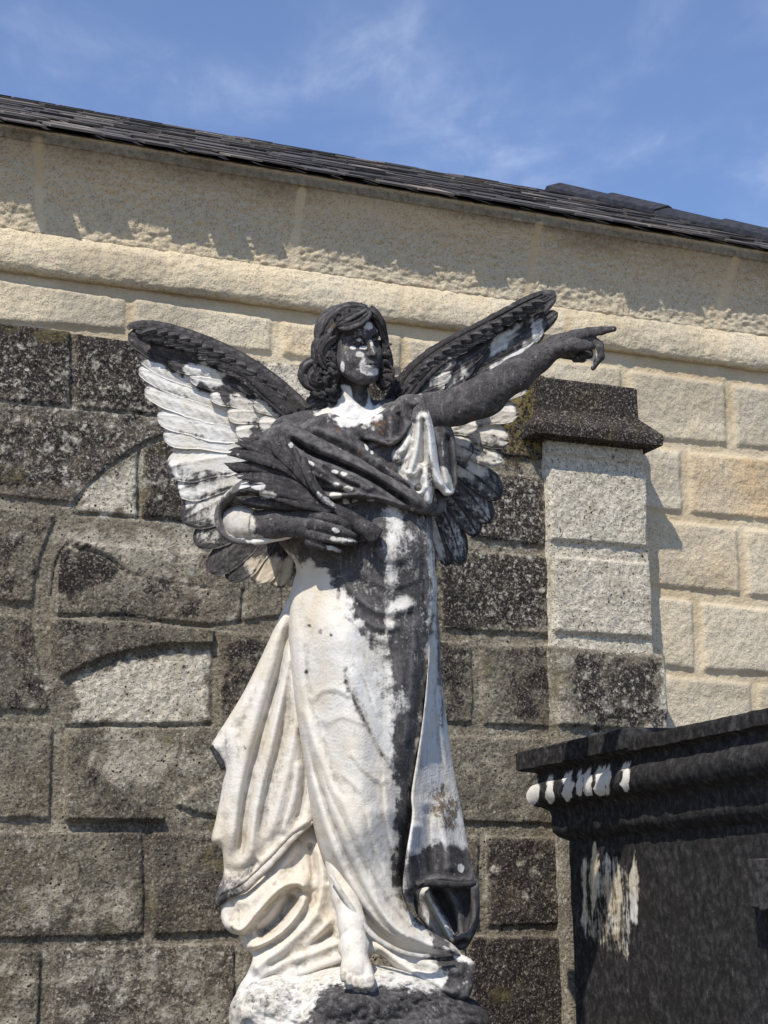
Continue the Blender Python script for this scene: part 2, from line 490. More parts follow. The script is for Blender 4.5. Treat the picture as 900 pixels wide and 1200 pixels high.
def mat_darkwall():
    t = NT('lichen_covered_granite')
    dirt = t.attr('dirt'); light = t.attr('light'); tint = t.attr('tint'); lich = t.attr('lich')
    a = t.noise(2.6, 6, .62); b_ = t.noise(11, 6, .66); c_ = t.noise(60, 5, .65); d_ = t.noise(190, 3, .7)
    base = t.ramp(b_, [(.28, (.075, .067, .056)), (.44, (.145, .132, .105)), (.56, (.225, .205, .162)), (.72, (.34, .31, .245))])
    base = t.mix(t.step(a, .42, .64, 0, .6), base, (.165, .138, .098))
    base = t.mix(t.step(tint, .0, .5, .5, 0), base, (.26, .235, .18))
    base = t.mix(t.math('MULTIPLY', t.step(tint, .55, .75), t.lin(b_, .3, .65, .75, .25)), base, (.075, .058, .050))
    base = t.mix(t.step(t.noise(1.7, 6, .68), .52, .66, 0, .62), base, (.050, .043, .040))
    lg = t.mix(t.step(c_, .35, .65), (.49, .455, .37), (.76, .72, .62))
    lg = t.mix(t.step(b_, .5, .7, 0, .5), lg, (.33, .29, .21))
    base = t.mix(t.step(t.math('ADD', light, t.math('MULTIPLY', t.math('SUBTRACT', b_, .5), 1.3)), .3, .75), base, lg)
    bk = t.ramp(c_, [(.3, (.013, .011, .011)), (.5, (.033, .028, .028)), (.7, (.075, .066, .062))])
    base = t.mix(t.step(t.math('ADD', dirt, t.math('ADD', t.math('MULTIPLY', t.math('SUBTRACT', b_, .5), 1.5), t.math('MULTIPLY', t.math('SUBTRACT', c_, .5), .6))), .38, .66), base, bk)
    # granular speckle
    e_ = t.noise(115, 3, .75)
    base = t.mix(t.step(e_, .53, .68, 0, .7), base, (.42, .395, .33))
    crack = t.noise(28, 6, .75, None, .6); base = t.mix(t.step(crack, .40, .33, 0, .8), base, (.022, .019, .017))
    base = t.mix(t.step(e_, .47, .34, 0, .85), base, (.020, .018, .016))
    base = t.mix(t.step(d_, .58, .72, 0, .5), base, (.42, .40, .34))
    # pits
    p = t.voro(48); base = t.mix(t.math('MULTIPLY', t.step(p, .24, .12), t.step(b_, .50, .58)), base, (.007, .006, .005))
    # pale lichen: ragged crusts in a few sizes, gathered in colonies
    wob = t.n('ShaderNodeVectorMath'); wob.operation = 'MULTIPLY_ADD'
    nn = t.n('ShaderNodeTexNoise'); nn.inputs['Scale'].default_value = 38; nn.inputs['Detail'].default_value = 5; nn.inputs['Roughness'].default_value = .7
    t.l(t.tc.outputs['Object'], nn.inputs['Vector'])
    t.l(nn.outputs['Color'], wob.inputs[0]); wob.inputs[1].default_value = (.06, .06, .06); t.l(t.tc.outputs['Object'], wob.inputs[2])
    for sc, lo, msk, thr in ((13, .30, 2.3, .515), (31, .36, 3.7, .525), (6, .26, 1.9, .58), (60, .40, 5.0, .53)):
        v = t.voro(sc, wob.outputs[0]); mk = t.noise(msk, 5, .62, t.map((1, 1, 1), (0, 0, 0), (sc*.37, sc*.11, 0)))
        f = t.math('MULTIPLY', t.step(v, lo, lo-.16), t.step(t.math('ADD', mk, t.math('MULTIPLY', lich, .26)), thr+.02, thr+.13))
        f = t.math('MULTIPLY', f, t.lin(c_, .36, .62, .1, .95))
        base = t.mix(f, base, t.mix(t.step(c_, .4, .6), (.30, .285, .235), (.50, .485, .43)))
    base = t.mix(.38, base, t.mix(1.0, base, (1.14, 1.0, .82), 'MULTIPLY'))
    # mustard moss tint
    base = t.mix(t.math('MULTIPLY', t.step(t.noise(6.5, 5, .6), .60, .72), .45), base, (.15, .125, .05))
    base = t.mix(t.math('MULTIPLY', t.attr('gold'), t.step(c_, .42, .6)), base, (.26, .19, .06))
    bp = t.bump(d_, .42, .010); bp = t.bump(c_, .65, .022, bp); bp = t.bump(b_, .3, .03, bp)
    return t.done(base, .97, bp, .12)

def mat_slate():
    t = NT('old_slate')
    r = t.attr('rnd'); n = t.noise(25, 5, .6); n2 = t.noise(5, 4)
    c = t.ramp(r, [(0, (.022, .020, .020)), (.3, (.06, .053, .050)), (.55, (.11, .094, .08)), (.8, (.07, .066, .066)), (1, (.26, .22, .18))])
    c = t.mix(t.step(n, .5, .72, 0, .7), c, (.14, .115, .085))
    c = t.mix(t.step(n2, .52, .7, 0, .5), c, (.09, .062, .042))
    return t.done(c, t.lin(n, .3, .7, .55, .85), t.bump(n, .4, .01), .3)

def mat_tomb():
    t = NT('blackened_stone')
    wh = t.attr('white'); crm = t.attr('cream'); gr = t.attr('grey')
    n1 = t.noise(45, 6, .65); n2 = t.noise(6, 5, .6); st = t.noise(1, 5, .6, t.map((30, 30, 2.6))); n3 = t.noise(190, 3, .65)
    c = t.ramp(n1, [(.28, (.013, .0125, .0125)), (.5, (.032, .0305, .030)), (.7, (.075, .071, .069))])
    c = t.mix(t.step(t.math('ADD', gr, t.math('MULTIPLY', t.math('SUBTRACT', n1, .5), 1.6)), .35, .95, 0, .5), c, (.105, .098, .095))
    c = t.mix(t.math('MULTIPLY', t.step(st, .56, .74), t.lin(n1, .35, .65, 0, .38)), c, (.12, .115, .11))
    c = t.mix(t.step(n2, .52, .7, 0, .5), c, (.036, .030, .027))
    c = t.mix(t.step(n3, .62, .74, 0, .55), c, (.12, .115, .11))
    w = t.mix(t.step(n1, .35, .7), (.70, .66, .58), (.78, .76, .71)); w = t.mix(crm, w, t.mix(t.step(n1, .35, .6), (.56, .44, .26), (.68, .60, .43)))
    st2 = t.noise(1, 5, .65, t.map((95, 95, 9)))
    f = t.step(t.math('ADD', wh, t.math('ADD', t.math('MULTIPLY', t.math('SUBTRACT', n1, .5), 1.1), t.math('MULTIPLY', t.math('SUBTRACT', st2, .5), 1.5))), .34, .92)
    c = t.mix(f, c, w)
    b = t.bump(n3, .25, .006); b = t.bump(n1, .3, .010, b)
    return t.done(c, .96, b, .1)

def mat_plain(name, col, rough=.8, sc=20, amt=.35, col2=None):
    t = NT(name); n = t.noise(sc, 5, .6)
    c = t.mix(t.step(n, .35, .68, 0, amt), tuple(col), tuple(col2 or [v*.45 for v in col]))
    return t.done(c, rough, t.bump(n, .3, .01), .3)
MARBLE = mat_statue(); GRAN = mat_granite('warm_granite'); DWALL = mat_darkwall(); SLATE = mat_slate(); TOMB = mat_tomb()

# ------------------------------------------------------------------ light and sky
SUN_EL = math.radians(52); SUN_AZ = math.radians(-20)      # azimuth measured from behind the camera, negative = left
sdir = np.array([math.sin(SUN_AZ)*math.cos(SUN_EL), -math.cos(SUN_AZ)*math.cos(SUN_EL), math.sin(SUN_EL)])
ld = bpy.data.lights.new('sun', 'SUN'); ld.energy = 4.7; ld.angle = math.radians(.53); ld.color = (1.0, .945, .86)
sun = bpy.data.objects.new('sun', ld); COL.objects.link(sun); sun.location = (-3, -6, 12)
sun.rotation_euler = Vector(sdir).to_track_quat('Z', 'Y').to_euler()
wd = bpy.data.worlds.new('World'); S.world = wd; wd.use_nodes = True
wt = wd.node_tree; wt.nodes.clear()
wo = wt.nodes.new('ShaderNodeOutputWorld'); bg = wt.nodes.new('ShaderNodeBackground'); wt.links.new(bg.outputs[0], wo.inputs[0])
sk = wt.nodes.new('ShaderNodeTexSky'); sk.sky_type = 'NISHITA'; sk.sun_disc = False
sk.sun_elevation = SUN_EL; sk.sun_rotation = math.atan2(sdir[0], sdir[1])
sk.air_density = 1.0; sk.dust_density = .3; sk.ozone_density = 2.2
bg.inputs[1].default_value = SKY_STRENGTH = 0.14
tcw = wt.nodes.new('ShaderNodeTexCoord')
sep = wt.nodes.new('ShaderNodeSeparateXYZ'); wt.links.new(tcw.outputs['Generated'], sep.inputs[0])
def wmath(op, a, b):
    n = wt.nodes.new('ShaderNodeMath'); n.operation = op
    for s_, v in ((n.inputs[0], a), (n.inputs[1], b)):
        if isinstance(v, (int, float)): s_.default_value = v
        else: wt.links.new(v, s_)
    return n.outputs[0]
# cirrus: project the sky direction on a flat layer high above
zz = wmath('MAXIMUM', sep.outputs[2], .05)
cx = wmath('DIVIDE', sep.outputs[0], zz); cy = wmath('DIVIDE', sep.outputs[1], zz)
cmb = wt.nodes.new('ShaderNodeCombineXYZ'); wt.links.new(cx, cmb.inputs[0]); wt.links.new(cy, cmb.inputs[1])
def wnoise(scale, rot, stretch, detail, loc, rough=.55, dist=.4):
    mp = wt.nodes.new('ShaderNodeMapping'); wt.links.new(cmb.outputs[0], mp.inputs[0])
    mp.inputs['Rotation'].default_value = (0, 0, rot); mp.inputs['Scale'].default_value = stretch; mp.inputs['Location'].default_value = loc
    n = wt.nodes.new('ShaderNodeTexNoise'); n.inputs['Scale'].default_value = scale; n.inputs['Detail'].default_value = detail
    n.inputs['Roughness'].default_value = rough; n.inputs['Distortion'].default_value = dist
    wt.links.new(mp.outputs[0], n.inputs['Vector']); return n.outputs[0]
def wramp(v, a, b, lo, hi):
    n = wt.nodes.new('ShaderNodeMapRange'); n.interpolation_type = 'SMOOTHSTEP'; wt.links.new(v, n.inputs[0])
    for i, q in enumerate((a, b, lo, hi)): n.inputs[i+1].default_value = q
    return n.outputs[0]
k1 = wramp(wnoise(2.2, .5, (1.0, .8, 1), 8, (5.2, 3.3, 0)), .42, .80, 0, .36)
k2 = wramp(wnoise(10, .7, (1.0, .5, 1), 7, (.3, .2, 0), .62), .35, .72, .2, 1.0)
kk = wmath('ADD', wmath('MULTIPLY', k1, k2), .05)
tintn = wt.nodes.new('ShaderNodeMix'); tintn.data_type = 'RGBA'; tintn.blend_type = 'MULTIPLY'
tintn.inputs[0].default_value = 1.0; wt.links.new(sk.outputs[0], tintn.inputs[6]); tintn.inputs[7].default_value = (.78, .92, 1.16, 1)
cm = wt.nodes.new('ShaderNodeMix'); cm.data_type = 'RGBA'
wt.links.new(kk, cm.inputs[0]); wt.links.new(tintn.outputs[2], cm.inputs[6]); cm.inputs[7].default_value = (8.6, 9.2, 10.4, 1)
wt.links.new(cm.outputs[2], bg.inputs[0])
S.view_settings.view_transform = 'Standard'; S.view_settings.look = 'None'; S.view_settings.exposure = 0; S.view_settings.gamma = 1
S.render.engine = 'CYCLES'
S.cycles.max_bounces = 6; S.cycles.diffuse_bounces = 3; S.cycles.glossy_bounces = 2
S.cycles.use_denoising = True
# ------------------------------------------------------------------ frames for masonry
class Frame:
    def __init__(s, origin, yaw):
        a = math.radians(yaw)
        s.d = np.array([math.sin(a), math.cos(a), 0]); s.n = np.array([math.cos(a), -math.sin(a), 0])
        s.o = np.array(origin, float)
    def P(s, u, v, out):
        u, v, out = np.broadcast_arrays(np.asarray(u, float), np.asarray(v, float), np.asarray(out, float))
        return s.o + s.d*u[..., None] + s.n*out[..., None] + np.array([0, 0, 1.0])*v[..., None]
    def hit(s, px, py, out):
        r = ray(px, py); t = ((s.o + s.n*out - CAM) @ s.n)/(r @ s.n)
        q = CAM + r*t[..., None] - s.o
        return q @ s.d, q[..., 2]
def lines(lo, f0, f1, hi, fine, coarse):
    a = np.arange(lo, f0, coarse); b = np.arange(f0, f1, fine); c = np.append(np.arange(f1, hi, coarse), hi)
    return np.concatenate([a, b, c])
w0 = CAM + ray(450, 600)*5.8; w0[2] = 0
WF = Frame(w0, 66.3)
CH = -0.10                         # chapel face lies behind the old wall
def U(px, py, out): return float(WF.hit(np.float64(px), np.float64(py), out)[0])
def Vv(px, py, out): return float(WF.hit(np.float64(px), np.float64(py), out)[1])
print('wall v', [round(Vv(450, y, 0), 2) for y in (222, 332, 377, 600, 900, 1200)], 'u', [round(U(x, 600, 0), 2) for x in (0, 450, 900)])

def quad(x0, x1, t0, t1, b0, b1, dx0=0, dx1=0): return [(x0, t0), (x1, t1), (x1+dx1, b1), (x0+dx0, b0)]
def masonry(g, frame, us, vs, out0, blocks, hgt, bev, grooves=(), region=None, back=None, rough=.004, extra=None, attrs=None, seed=1, corner=3.0):
    Ug, Vg = np.meshgrid(us, vs)
    P = frame.P(Ug, Vg, out0); X, Y, _ = to_px(P)
    wob = fbm(Ug*9, Vg*9, 4, seed)*2.2 + fbm(Ug*40, Vg*40, 3, seed+4)*1.0
    out = np.zeros(Ug.shape); mort = np.ones(Ug.shape); tint = np.zeros(Ug.shape)
    for bi, bl in enumerate(blocks):
        poly = np.array(bl[0], float); hh = bl[1] if len(bl) > 1 and bl[1] is not None else hgt
        R = 8
        m = (X > poly[:, 0].min()-R) & (X < poly[:, 0].max()+R) & (Y > poly[:, 1].min()-R) & (Y < poly[:, 1].max()+R)
        if not m.any(): continue
        sd = poly_sd(X[m], Y[m], poly) + wob[m]*.55
        k = sstep(-.3, bev, sd)
        rnd = np.random.RandomState(bi*7+seed).rand(3)
        tilt = (X[m]-poly[:, 0].mean())*(rnd[0]-.5)*4e-5 + (Y[m]-poly[:, 1].mean())*(rnd[1]-.5)*4e-5
        v = k*(hh + tilt)
        o = out[m]; out[m] = np.maximum(o, v)
        mm = mort[m]; mort[m] = np.minimum(mm, 1-k)
        tt = tint[m]; tint[m] = np.where(k > .3, rnd[2] if len(bl) < 3 else bl[2], tt)
    for pl, w, dep in grooves:
        out -= stroke(X, Y + wob*.8, pl, w, dep, taper=.02)
    nz = fbm(Ug*14, Vg*14, 4, seed+20)*rough*1.3 + fbm(Ug*55, Vg*55, 3, seed+30)*rough*.8
    out = out + nz*(1-.4*mort)
    if extra is not None: out = out + extra(X, Y, Ug, Vg)
    if region is not None:
        out = np.where(region(X, Y, Ug, Vg), out, back-out0)
    at = dict(mortar=mort.reshape(-1), tint=tint.reshape(-1))
    for kx, fn in (attrs or {}).items(): at[kx] = fn(X, Y, Ug, Vg, mort).reshape(-1)
    g.add(frame.P(Ug, Vg, out0+out).reshape(-1, 3), [gridfaces(len(vs), len(us))[:, ::1]], **at)

# ------------------------------------------------------------------ the chapel
chap = thing('chapel', 'chapel of warm granite blocks with coved cornice and slate roof behind the statue', 'chapel', tuple(WF.P(0, 0, CH-2.5)))
v_str = Vv(450, 378, CH)           # underside of the string course
cb = []
def cq(*a, **k): cb.append((quad(*a), None, k.get('tint', random.random()**2*.8)))
cq(-330, -20, 280, 318, 338, 372); cq(-8, 147, 326, 351, 379, 389, 0, 0, tint=.25); cq(156, 318, 349, 374, 400, 415, 0, 0, tint=.15)
cq(328, 470, 377, 394, 418, 437, 0, 0, tint=.55); cq(476, 600, 396, 414, 438, 456, tint=.3); cq(606, 728, 415, 431, 460, 476, tint=.2)
cq(735, 849, 433, 449, 512, 523, 0, 3, tint=.25); cq(857, 1010, 450, 471, 524, 541, 3, 5, tint=.1); cq(1018, 1200, 472, 500, 542, 570, tint=.3)
cq(600, 728, 490, 500, 505, 512, tint=.2)
cq(690, 797, 514, 528, 592, 602, 0, 3, tint=.0); cq(805, 985, 528, 545, 603, 620, 2, 5, tint=.85); cq(993, 1200, 546, 570, 621, 645, tint=.2)
cq(700, 865, 600, 618, 680, 698, 0, 3, tint=.55); cq(872, 1040, 619, 634, 699, 715, 3, 5, tint=.2); cq(1047, 1220, 636, 655, 716, 735, tint=.4)
cq(700, 812, 688, 704, 776, 787, 0, 3, tint=.15); cq(819, 970, 705, 720, 787, 796, 3, 5, tint=.15); cq(978, 1200, 721, 740, 797, 815, tint=.3)
cq(700, 880, 784, 800, 868, 876, 0, 3, tint=.1); cq(886, 1060, 801, 812, 877, 884, 3, 5, tint=.3); cq(1066, 1240, 813, 830, 885, 895, tint=.3)
for r in range(4):
    y = 880 + r*88
    for x in range(640 + (r % 2)*80, 1250, 170): cq(x, x+160, y, y+6-r*4, y+80, y+84-r*5)
g = Geo()
us = lines(U(-80, 350, CH)-4, U(-30, 350, CH), U(930, 600, CH), U(930, 600, CH)+1.2, .0085, .4)
vs = lines(0, Vv(700, 900, CH), v_str, v_str+.02, .0085, .5)
def ch_dirt_shade(X, Y, u, v, m):
    d = .55*sstep(.35, .75, fbm(u*2.2, v*5, 4, 41)*.8+.45) + .4*sstep(-40, 0, -np.hypot(X-770, Y-655)/1.0 - 20)  # random dirt, plus a round patch painting in the pilaster cap's cast shadow
    return d*.6*(1-.5*m)
masonry(g, WF, us, vs, CH, cb, .013, 4.5, rough=.004, attrs=dict(dirt=ch_dirt_shade, shade=lambda X, Y, u, v, m: np.zeros(X.shape)), seed=2)
g.build('wall', GRAN, chap)

# string course and cornice: one moulded section drawn along the wall
def swept(profile, u0, u1, du, joints, fn=None, seed=5, nsub=8, attrs=None):
    pr = catmull(profile, nsub)
    us = np.arange(u0, u1, du)
    Ug, O = np.meshgrid(us, pr[:, 0]); _, Vg = np.meshgrid(us, pr[:, 1])
    dO = np.gradient(pr[:, 0]); dV = np.gradient(pr[:, 1]); L = np.hypot(dO, dV)+1e-9
    no = (dV/L)[:, None]; nv = (-dO/L)[:, None]
    tpar = np.linspace(0, 1, len(pr))[:, None]*np.ones_like(Ug)
    P = WF.P(Ug, Vg, CH+O); X, Y, _ = to_px(P)
    h = fn(X, Y, Ug, Vg, tpar) if fn else 0
    h = h + fbm(Ug*30, Vg*30, 3, seed)*.003 + fbm(Ug*5, tpar*4, 3, seed+3)*.0018
    mort = np.zeros(Ug.shape)
    for pl in joints:
        d, _, _ = line_d(X, Y, np.array(pl, float)); k = sstep(6.5, 3.5, d + fbm(Ug*30, Vg*30, 3, seed+8)*2.0)
        mort = np.maximum(mort, k)
    h = h*(1-mort*.9) - mort*.002
    V = WF.P(Ug, Vg+h*nv, CH+O+h*no).reshape(-1, 3)
    at = dict(mortar=mort.reshape(-1), tint=(np.zeros(Ug.shape)+.3).reshape(-1))
    for kx, fnn in (attrs or {}).items(): at[kx] = np.broadcast_to(fnn(X, Y, Ug, Vg, tpar, mort), Ug.shape).reshape(-1)
    g = Geo(); g.add(V, [gridfaces(len(pr), len(us))], **at); return g
def pv(y, o): return (o, Vv(450, y, CH+o))
u0, u1 = U(-80, 300, CH)-1.0, U(930, 400, CH)+1.0
prof_s = [pv(377.5, -.02), pv(377, .008), pv(374, .026), pv(368, .038), pv(360, .042), pv(350, .040), pv(342, .034), pv(336, .025), pv(331, .012), pv(329, -.02)]
g = swept(prof_s, u0, u1, .011, [[(278, 312), (276, 352)], [(474, 335), (471, 380)], [(668, 360), (664, 410)], [(120, 285), (118, 330)], [(846, 385), (840, 440)]],
          lambda X, Y, u, v, t: fbm(u*60, t*14, 3, 9)*.0035, seed=15,
          attrs=dict(dirt=lambda X, Y, u, v, t, m: .35*sstep(.2, .8, fbm(u*3, t*2, 4, 77)+.3)+.25*sstep(.3, .1, t), shade=lambda X, Y, u, v, t, m: 0*u,  # patchy tone, darker towards the underside of the moulding
                     ))
g.build('string_course', GRAN, chap)
prof_c = [pv(333, -.02), pv(331, .010), pv(318, .014), pv(300, .024), pv(283, .039), pv(266, .061), pv(252, .085), pv(242, .106), pv(236, .120), pv(234, .123), pv(232.5, .130), pv(228, .133), pv(223, .133), pv(219, .128), pv(216, .04)]
def chisel(X, Y, u, v, t):
    # the lower half is rough picked stone, the upper half smooth
    k = sstep(.56, .36, t + fbm(u*1.6, t*2, 3, 61)*.12)
    pick = np.abs(fbm(u*38+v*8, v*52, 2, 33))
    return k*(pick*.0065 - .002 + fbm(u*80, v*80, 2, 35)*.0055)
jc = [[(44, 165), (47, 268)], [(353, 225), (343, 312)], [(632, 265), (615, 352)], [(862, 305), (834, 397)], [(-180, 110), (-190, 260)]]
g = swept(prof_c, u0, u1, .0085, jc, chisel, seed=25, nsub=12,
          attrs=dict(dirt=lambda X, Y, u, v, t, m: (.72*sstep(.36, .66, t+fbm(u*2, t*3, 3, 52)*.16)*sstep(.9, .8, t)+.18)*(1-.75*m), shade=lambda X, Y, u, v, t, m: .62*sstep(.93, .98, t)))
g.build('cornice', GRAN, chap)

# roof: rows of slates from the eave up to the ridge, cut by a hip on the right
eo = .136
ve = Vv(450, 217.5, CH+eo)
def roof_hit(px, py, back):         # point on a vertical plane 'back' metres behind the eave
    return U(px, py, CH+eo-back), Vv(px, py, CH+eo-back)
BACK = 1.4
va = (roof_hit(0, 113, BACK)[1] + roof_hit(650, 228, BACK)[1])/2
print('ridge v', roof_hit(0, 113, BACK), roof_hit(650, 228, BACK), 've', ve, 'pitch', math.degrees(math.atan2(va-ve, BACK)))
rl = math.hypot(BACK, va-ve); ca, sa = BACK/rl, (va-ve)/rl
hu0 = roof_hit(655, 226, BACK)[0]; hu1 = U(1000, 318, CH+eo)
def RP(u, s, up=0.0): return WF.P(u, ve + np.asarray(s)*sa + np.asarray(up)*ca, CH+eo - np.asarray(s)*ca + np.asarray(up)*sa)
g = Geo(); rows = int(rl/.15); rng = random.Random(5)
ua = U(-60, 130, CH+eo) - 1.2
VV = []; FF = []; RR = []
for i in range(rows+1):
    s = i*.15 - .03
    u = ua - rng.random()*.2
    while True:
        w = .13 + rng.random()*.08
        lim = hu1 + (hu0-hu1)*min(1, max(0, s/rl))
        if u + w > lim + .05: w = lim + .05 - u
        if w < .03: break
        r = rng.random(); th = .005+rng.random()*.004; j = rng.uniform(-.03, .03); k = rng.uniform(-.008, .008)
        L = min(.30, rl+.02-s)
        gp = .004+rng.random()*.006; b = len(VV)*8
        up0 = .006+rng.random()*.009; up1 = 0.001
        pts = [RP(u+gp, s+j, up0), RP(u+w-gp, s+j+k, up0), RP(u+w-gp, s+L, up1), RP(u+gp, s+L, up1),
               RP(u+gp, s+j, up0+th), RP(u+w-gp, s+j+k, up0+th), RP(u+w-gp, s+L, up1+th), RP(u+gp, s+L, up1+th)]
        VV.append(np.array(pts)); RR.append(np.full(8, r))
        FF.append(np.array([[0, 3, 2, 1], [4, 5, 6, 7], [0, 1, 5, 4], [1, 2, 6, 5], [2, 3, 7, 6], [3, 0, 4, 7]])+b)
        u += w
        if u >= lim: break
g.add(np.vstack(VV), [np.vstack(FF)], rnd=np.concatenate(RR))
# deck under the slates
dk = np.array([RP(ua, -.02, 0), RP(hu1, -.02, 0), RP(hu0, rl, 0), RP(ua, rl, 0)]); g.add(dk, [np.array([[0, 1, 2, 3]])], rnd=0.0)
# the slope on the far side of the hip, seen just above it
b0 = U(700, 233, CH+eo-BACK-1.6)
far = []
for i in range(14):
    for j in range(26):
        uu = b0 + j*.28 + (i % 2)*.13; 
        far.append((uu, i))
VV = []; FF = []; RR = []
for (uu, i) in far:
    o = CH+eo-BACK-.6-i*.09
    v1 = Vv(720, 236.5, CH+eo-BACK-.6-13*.09)
    vb = v1 - (13-i)*.055
    q = [WF.P(uu, vb, o), WF.P(uu+.27, vb, o), WF.P(uu+.27, vb+.075, o-.13), WF.P(uu, vb+.075, o-.13)]
    q += [p+np.array([0, 0, -.014]) for p in q]
    FF.append(np.array([[0, 1, 2, 3], [4, 7, 6, 5], [0, 4, 5, 1]])+len(VV)*8); VV.append(np.array(q)); RR.append(np.full(8, rng.random()))
g.add(np.vstack(VV), [np.vstack(FF)], rnd=np.concatenate(RR))
g.build('roof', SLATE, chap, smooth=False)
# metal hip capping: an angular folded strip with lapped lengths
ZINC = mat_plain('dark_zinc', (.016, .017, .022), .6, 30, .6, (.05, .05, .055))
g = Geo(); n = 5
for i in range(n):
    t0, t1 = i/n - .006, (i+1)/n
    def hp(t, a, up): return RP(hu0+(hu1-hu0)*t + a, rl*(1-t), up + .01*(i % 2))
    pr = [(-.075, .01), (-.07, .03), (-.02, .05), (0, .058), (.02, .05), (.075, .02), (.075, .005), (-.075, .005)]
    V = np.array([hp(t0, a, u_) for a, u_ in pr] + [hp(t1, a, u_) for a, u_ in pr]); m = len(pr)
    F = [np.array([[k, (k+1) % m, (k+1) % m+m, k+m] for k in range(m)])]
    g.add(V, F); g.add(V[:m], [np.array([[0, 1, 6, 7], [1, 2, 5, 6], [2, 3, 4, 5]])]); g.add(V[m:], [np.array([[0, 1, 6, 7], [1, 2, 5, 6], [2, 3, 4, 5]])])
g.build('hip_capping', ZINC, chap, smooth=False)
# plain body of the building behind its face
g = Geo(); bu0, bu1 = float(us[0]), hu1-.35
bx = [WF.P(u_, v_, o) for o in (CH-.06, CH-6) for u_, v_ in ((bu0, 0), (bu1, 0), (bu1, ve), (bu0, ve))]
g.add(np.array(bx), [np.array([[4, 5, 6, 7], [1, 5, 6, 2], [0, 3, 7, 4], [3, 2, 6, 7]])], tint=.3, dirt=.2, mortar=0, shade=0)
g.build('rear_wall', GRAN, chap, smooth=False)

# ------------------------------------------------------------------ the old lichen-covered wall with its blind roundel and pilaster
old = thing('lichen_covered_wall', 'dark lichen stained block wall with a blind carved roundel, behind the angel', 'wall', tuple(WF.P(0, 0, 0)))
arc = [(196, 509), (172, 518), (150, 530), (126, 548), (105, 568), (85, 591), (68, 612), (56, 634), (46, 660), (40, 690), (39, 715)]
ob = []
ob += [(quad(-330, -110, 330, 358, 440, 458),), (quad(-100, 82, 362, 388, 460, 477, 0, 1),), (quad(88, 304, 391, 420, 479, 497, 6, 0),), (quad(312, 420, 424, 437, 474, 488),), (quad(427, 566, 438, 452, 489, 505),)]
ob += [([(-330, 452), (-110, 462), (100, 481), (310, 503), (310, 512), (240, 509)] + [(196, 509), (172, 518), (150, 530), (126, 548), (105, 568), (85, 591), (83, 591), (-330, 545)],)]
ob += [([(-330, 556), (64, 603), (60, 622), (50, 645), (42, 675), (38, 707), (-330, 690)],)]
ob += [([(-330, 705), (36, 722), (40, 752), (46, 785), (59, 833), (-330, 833)],)]
ob += [(quad(-330, -160, 846, 846, 960, 960),), (quad(-150, 62, 846, 850, 960, 960, 0, -4),)]
ob += [(quad(-230, 166, 975, 975, 1106, 1096, 0, 2),), (quad(179, 330, 975, 975, 1096, 1091),), (quad(340, 512, 976, 978, 1091, 1087),)]
ob += [(quad(-330, 48, 1120, 1113, 1230, 1225, 0, -4),), (quad(62, 274, 1113, 1105, 1225, 1215),), (quad(287, 430, 1105, 1100, 1215, 1208),), (quad(440, 545, 1101, 1098, 1212, 1208),)]
ob += [(quad(-330, 160, 1245, 1238, 1350, 1345),), (quad(172, 420, 1238, 1230, 1345, 1338),), (quad(432, 640, 1230, 1222, 1338, 1325),)]
ob += [([(57, 724), (250, 736), (251, 757), (200, 757), (165, 761), (130, 769), (100, 781), (71, 796), (63, 780), (58, 752)], .024), ([(78, 854), (95, 880), (125, 912), (160, 938), (193, 956), (190, 963), (75, 962)], .028), ([(203, 943), (225, 925), (262, 905), (330, 905), (330, 962), (262, 961), (225, 952)],)]
ob += [([(70, 640), (82, 634), (250, 648), (330, 655), (330, 722), (250, 733), (66, 721)], .008), ([(97, 575), (128, 549), (161, 528), (161, 606), (88, 601)], .006), ([(166, 526), (200, 512), (300, 520), (300, 620), (166, 607)], .010)]
ob += [([(84, 800), (130, 775), (180, 764), (248, 762), (248, 848), (80, 850)], .003), ([(255, 740), (330, 745), (330, 896), (258, 900)], .010)]
ob += [(quad(575, 637, 430, 440, 532, 541),), (quad(430, 565, 515, 528, 610, 620),), (quad(550, 639, 551, 560, 630, 641),), (quad(400, 545, 540, 551, 620, 631),), (quad(400, 510, 640, 646, 735, 740),), (quad(516, 640, 645, 652, 738, 745, 2, 1),)]
ob += [([(400, 750), (548, 752), (553, 762), (553, 848), (400, 848)],), (quad(563, 662, 755, 757, 850, 853, 2, 0),), (quad(525, 662, 862, 866, 963, 967, 0, 2),), (quad(400, 516, 860, 862, 962, 963),)]
ob += [(quad(523, 560, 980, 980, 1086, 1085),), (quad(570, 700, 980, 984, 1086, 1083),), (quad(552, 690, 1098, 1096, 1210, 1205),)]
gro = [([(85, 601), (160, 607), (250, 613)], 2.0, .010), ([(163, 522), (163, 606)], 2.2, .010), ([(66, 721), (150, 723), (250, 736)], 2.0, .010), ([(76, 851), (150, 851), (250, 849)], 2.0, .010), ([(214, 852), (212, 888)], 2.0, .006), ([(60, 700), (66, 660), (76, 640), (88, 636)], 1.6, .012), ([(78, 640), (105, 646), (128, 655), (146, 670)], 2.2, .016), ([(146, 670), (200, 684), (255, 692)], 1.4, .006), ([(84, 865), (110, 900), (150, 934), (196, 960)], 2.5, .008), ([(284, 690), (282, 730)], 2, .012), ([(250, 740), (249, 850)], 1.8, .007)]
ux = U(660, 600, 0)
us = lines(U(-60, 500, 0)-2.4, U(-40, 500, 0), U(690, 700, 0), U(690, 700, 0)+.02, .0058, .3)
v_lo = Vv(450, 1225, 0); v_hi = Vv(600, 420, 0)
vs = lines(0, v_lo, v_hi, v_hi+.01, .0058, .3)
